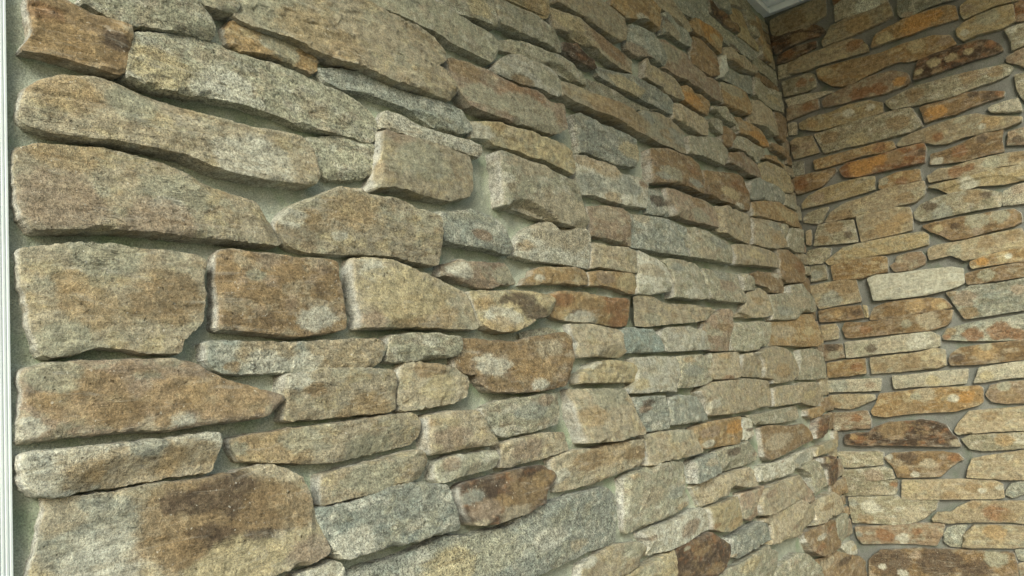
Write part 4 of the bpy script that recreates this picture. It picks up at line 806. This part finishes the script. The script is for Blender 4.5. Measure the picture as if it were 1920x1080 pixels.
# occupied map of each wall, used for the joints and for carrying the courses on beyond the survey
RES = 0.004
def occupancy(wall):
    u0, v0 = WALL_U0[wall], 0.0
    nu, nv = int((0.02 - u0) / RES) + 1, int((CEIL + 0.02) / RES) + 1
    M = np.zeros((nv, nu), bool)
    for key, dep, poly, st in stones[wall]:
        mark(M, u0, v0, poly)
    return M, u0, v0
def mark(M, u0, v0, poly):
    P = np.array(poly)
    i0, i1 = int((P[:, 0].min() - u0) / RES) - 1, int((P[:, 0].max() - u0) / RES) + 2
    j0, j1 = int((P[:, 1].min() - v0) / RES) - 1, int((P[:, 1].max() - v0) / RES) + 2
    i0, j0 = max(i0, 0), max(j0, 0); i1, j1 = min(i1, M.shape[1]), min(j1, M.shape[0])
    if i1 <= i0 or j1 <= j0: return
    gx, gy = np.meshgrid(u0 + np.arange(i0, i1) * RES, v0 + np.arange(j0, j1) * RES)
    k = inside(P, np.c_[gx.ravel(), gy.ravel()]).reshape(gx.shape)
    M[j0:j1, i0:i1] |= k

def in_frame(wall, u, v):
    p = to_world(wall, np.array([u]), np.array([v]), np.array([0.01]))[0]
    d = ROT.transposed() @ (Vector(p) - CAM)
    if d.z > -0.01: return False
    x, y = FPX * d.x / -d.z, FPX * d.y / -d.z
    return abs(x) < 972 and abs(y) < 552

def dist_frame(wall, u, v):
    p = to_world(wall, np.array([u]), np.array([v]), np.array([0.01]))[0]
    d = ROT.transposed() @ (Vector(p) - CAM)
    if d.z > -0.05: return 9
    x, y = FPX * d.x / -d.z, FPX * d.y / -d.z
    return max(abs(x) - 960, abs(y) - 540)

occ = {}
for wall in 'LR':
    M, u0, v0 = occupancy(wall)
    rs = random.Random(5 if wall == 'L' else 9)
    cand = []
    v = 0.015
    while v < CEIL - 0.03:
        h = rs.uniform(0.035, 0.085) if wall == 'L' else rs.uniform(0.03, 0.06)
        if v + h > CEIL: break
        u = u0 + (0.03 if wall == 'L' else 0.0)
        while u < -0.02:
            l = rs.uniform(0.09, 0.30)
            u1 = min(u + l, -0.012)
            if u1 - u > 0.035: cand.append((u, u1, v, v + h))
            u = u1 + rs.uniform(0.008, 0.016)
        v += h + rs.uniform(0.008, 0.014)
    room = (270 if wall == "L" else 290) - len(stones[wall])
    keep = []
    for (a, b, c, d) in cand:
        # trim to free ground outside the picture
        pts = [(x, y) for x in np.linspace(a, b, 7) for y in np.linspace(c, d, 4)]
        if any(in_frame(wall, x, y) for x, y in pts): continue
        i0, i1 = int((a - u0) / RES), int((b - u0) / RES); j0, j1 = int((c - v0) / RES), int((d - v0) / RES)
        if M[max(j0 - 2, 0):j1 + 2, max(i0 - 2, 0):i1 + 2].any(): continue
        keep.append((min(dist_frame(wall, x, y) for x, y in pts), a, b, c, d))
    keep.sort()
    far = []
    for n, (dd, a, b, c, d) in enumerate(keep):
        e = 0.006
        poly = [(a + rs.uniform(0, e), c + rs.uniform(0, e)), ((a + b) / 2, c + rs.uniform(-e, e) * .5), (b - rs.uniform(0, e), c + rs.uniform(0, e)),
                (b - rs.uniform(0, e) * 1.5, d - rs.uniform(0, e)), ((a * 2 + b) / 3, d + rs.uniform(-e, e) * .5), (a + rs.uniform(0, e) * 1.5, d - rs.uniform(0, e))]
        key = rs.choice('ggttptumyo' if wall == 'L' else 'tobgmbyuod')
        dep = rs.uniform(0.017, 0.028) if wall == 'L' else rs.uniform(0.008, 0.011)
        st = []
        if rs.random() < 0.5:
            st = [(rs.choice('obgt'), rs.uniform(a, b), rs.uniform(c, d), rs.uniform(.02, .06), rs.uniform(.01, .03))]
        mark(M, u0, v0, poly)
        if n < room:
            build_stone(wall, key, dep, poly, st, 5000 + n + (3000 if wall == 'R' else 0), 0.009, root[wall], 0.8)
        else:
            r_ = build_stone(wall, key, dep, poly, st, 5000 + n + (3000 if wall == 'R' else 0), 0.016, None, 0.8, link=False)
            if r_: far.append(r_)
    if far:
        cs, fs, cc, k = [], [], [], 0
        for W, FA, C in far:
            cs.append(W); fs.append(FA + k); cc.append(C); k += len(W)
        tag(mesh_obj('stone_courses', np.vstack(cs), np.ascontiguousarray(np.vstack(fs)), STONE, root[wall], 48, np.vstack(cc)), kind='stuff')
    occ[wall] = (M, u0, v0)

# short closing stones where a course of the long wall runs into the corner
M, u0, v0 = occ['L']
v = 0.55; k = 0
rs = random.Random(3)
while v < CEIL - 0.02:
    h = rs.uniform(0.03, 0.06)
    j0, j1 = int((v - v0) / RES), int((v + h - v0) / RES)
    rowc = M[(j0 + j1) // 2] | (M[j0:j1].mean(0) > 0.35)
    cols = np.nonzero(rowc[: int((-0.004 - u0) / RES)])[0]
    um = u0 + (cols.max() if len(cols) else 0) * RES
    if -0.3 < um < -0.03:
        a, b, c, d = um + 0.004, -0.006, v, min(v + h, CEIL - 0.004)
        poly = [(a, c + .002), (b, c), (b - rs.uniform(0, .004), d), (a + rs.uniform(0, .006), d - .003)]
        mark(M, u0, v0, poly)
        build_stone('L', rs.choice('bgtmb'), rs.uniform(0.004, 0.012), poly, [], 7000 + k, 0.005, root['L'], 0.8); k += 1
    v += h + 0.006

# mortar bed: one relief sheet per wall, drawn up against the stones it holds
for wall in 'LR':
    M, u0, v0 = occ[wall]
    nv, nu = M.shape
    dist = np.where(M, 0.0, 99.0)
    for _ in range(9):
        for dy, dx, c in ((0, 1, 1), (0, -1, 1), (1, 0, 1), (-1, 0, 1), (1, 1, 1.41), (-1, -1, 1.41), (1, -1, 1.41), (-1, 1, 1.41)):
            sh = np.roll(np.roll(dist, dy, 0), dx, 1) + c
            dist = np.minimum(dist, sh)
    dist = dist * RES
    uu, vv = np.meshgrid(u0 + np.arange(nu) * RES, v0 + np.arange(nv) * RES)
    q = np.c_[uu.ravel(), vv.ravel(), np.full(uu.size, 3.0 if wall == 'L' else 8.0)]
    h = 0.0075 * fbm(q * np.array((9, 9, 1)), 3) + 0.0030 * fbm(q * np.array((55, 55, 1)), 4, 0.65)
    h = h.reshape(nv, nu) * (1.0 if wall == 'L' else 0.24)
    h -= 0.008 if wall == 'L' else 0.004
    up = 0.0050 if wall == 'L' else 0.0022
    h = h + up * np.exp(-dist / 0.006)
    if wall == 'L': h = h + 0.008 * np.exp(-np.maximum(uu - (-2.5114), 0) / 0.022)
    
    core = dist <= 0
    for _ in range(3):
        core = core & np.roll(core, 1, 0) & np.roll(core, -1, 0) & np.roll(core, 1, 1) & np.roll(core, -1, 1)
    idx = np.arange(nv * nu).reshape(nv, nu)
    a, b, c, d = idx[:-1, :-1], idx[:-1, 1:], idx[1:, 1:], idx[1:, :-1]
    keepq = ~(core[:-1, :-1] & core[:-1, 1:] & core[1:, 1:] & core[1:, :-1])
    F = np.stack([a[keepq], b[keepq], c[keepq], d[keepq]], 1)
    used = np.zeros(nv * nu, bool); used[F.ravel()] = True
    remap = np.cumsum(used) - 1
    W = to_world(wall, uu.ravel()[used], vv.ravel()[used], h.ravel()[used])
    F = remap[F]
    if wall == 'R': F = F[:, ::-1]
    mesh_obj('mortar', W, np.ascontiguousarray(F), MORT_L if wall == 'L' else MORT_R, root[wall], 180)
    # solid core behind the mortar
    if wall == 'L': boxes('wall_core', [(-2.546, 0.02, 0, 0.20, 0.20, CEIL + 0.1)], MORT_L, root[wall])
    else: boxes('wall_core', [(0.02, -2.6, 0, 0.20, 0.018, CEIL + 0.1)], MORT_R, root[wall])

# ---------------------------------------------------------------- white trim at the left edge of the wall
tr = tag(empty('corner_trim', (-2.546, 0, 0)), 'white painted vertical trim board along the left edge of the stone wall', 'trim', kind='thing')
TX = -2.5114
def fluted(name, xs_w, z0, z1, parent, mat):
    """Extrusion of an (x, w) profile from z0 to z1."""
    n = len(xs_w); co = []
    for z in (z0, z1):
        co += [(x, -w, z) for x, w in xs_w]
    fa = [[i, (i + 1) % n, n + (i + 1) % n, n + i] for i in range(n)] + [list(range(n))[::-1], list(range(n, 2 * n))]
    return mesh_obj(name, co, fa, mat, parent, 30)
prof = [(TX, -0.012), (TX, 0.0090), (TX - 0.0007, 0.0100)]
for _i in range(9):
    x_ = TX - 0.0022 - _i * 0.0034
    prof += [(x_, 0.0100), (x_ - 0.0005, 0.0094), (x_ - 0.0013, 0.0094), (x_ - 0.0018, 0.0100)]
prof += [(TX - 0.085, 0.0105), (TX - 0.090, 0.008), (TX - 0.090, -0.012)]
fluted('trim_board', prof, 0.0, CEIL, tr, WHITE)
boxes('jamb', [(TX - 0.13, -0.008, 0.0, TX - 0.092, 0.20, CEIL)], WHITE, tr, 0.002)

# ---------------------------------------------------------------- soffit over the porch with its frieze strips
sf = tag(empty('porch_ceiling', (-1.3, -1.3, CEIL)), 'pale grey white porch soffit meeting the top of the stone corner', 'ceiling', kind='thing')
pan = []
y = 0.0
k = 0
while y > -1.25:
    boxes('soffit_panel', [(-3.2, y - 0.098, CEIL + 0.045, 0.10, y, CEIL + 0.060)], SOFFIT, sf, 0.002)
    y -= 0.101
def strip(name, ax, prof2):
    n = len(prof2); co = []
    for s_ in (0, 1):
        for d_, z in prof2:
            co.append((-d_, (-1.3 if s_ else -0.0), z) if ax == 'R' else ((-3.2 if s_ else 0.0), -d_, z))
    fa = [[i, (i + 1) % n, n + (i + 1) % n, n + i] for i in range(n)] + [list(range(n))[::-1], list(range(n, 2 * n))]
    return mesh_obj(name, co, fa, FRIEZE, sf, 30)
pf = [(-0.02, CEIL + 0.0005), (0.019, CEIL), (0.020, CEIL + 0.002), (0.020, CEIL + 0.020), (0.012, CEIL + 0.0205), (0.012, CEIL + 0.0265), (0.036, CEIL + 0.027), (0.041, CEIL + 0.030),
      (0.042, CEIL + 0.034), (0.038, CEIL + 0.0385), (0.030, CEIL + 0.0445), (-0.02, CEIL + 0.0445)]
strip('frieze_strip', 'R', pf); strip('frieze_strip', 'L', pf)
boxes('roof_slab', [(-3.2, -1.3, CEIL + 0.062, 0.25, 0.25, CEIL + 0.20)], WHITE, sf)

# ---------------------------------------------------------------- porch floor and the ground outside
tag(boxes('porch_floor', [(-8.0, -5.5, -0.12, 0.2, 0.2, 0.0)], DECK), kind='structure')
g = 120.0
tag(mesh_obj('ground', [(-g, -g, -0.125), (g, -g, -0.125), (g, g, -0.125), (-g, g, -0.125)], [[0, 1, 2, 3]], LAWN), kind='structure')
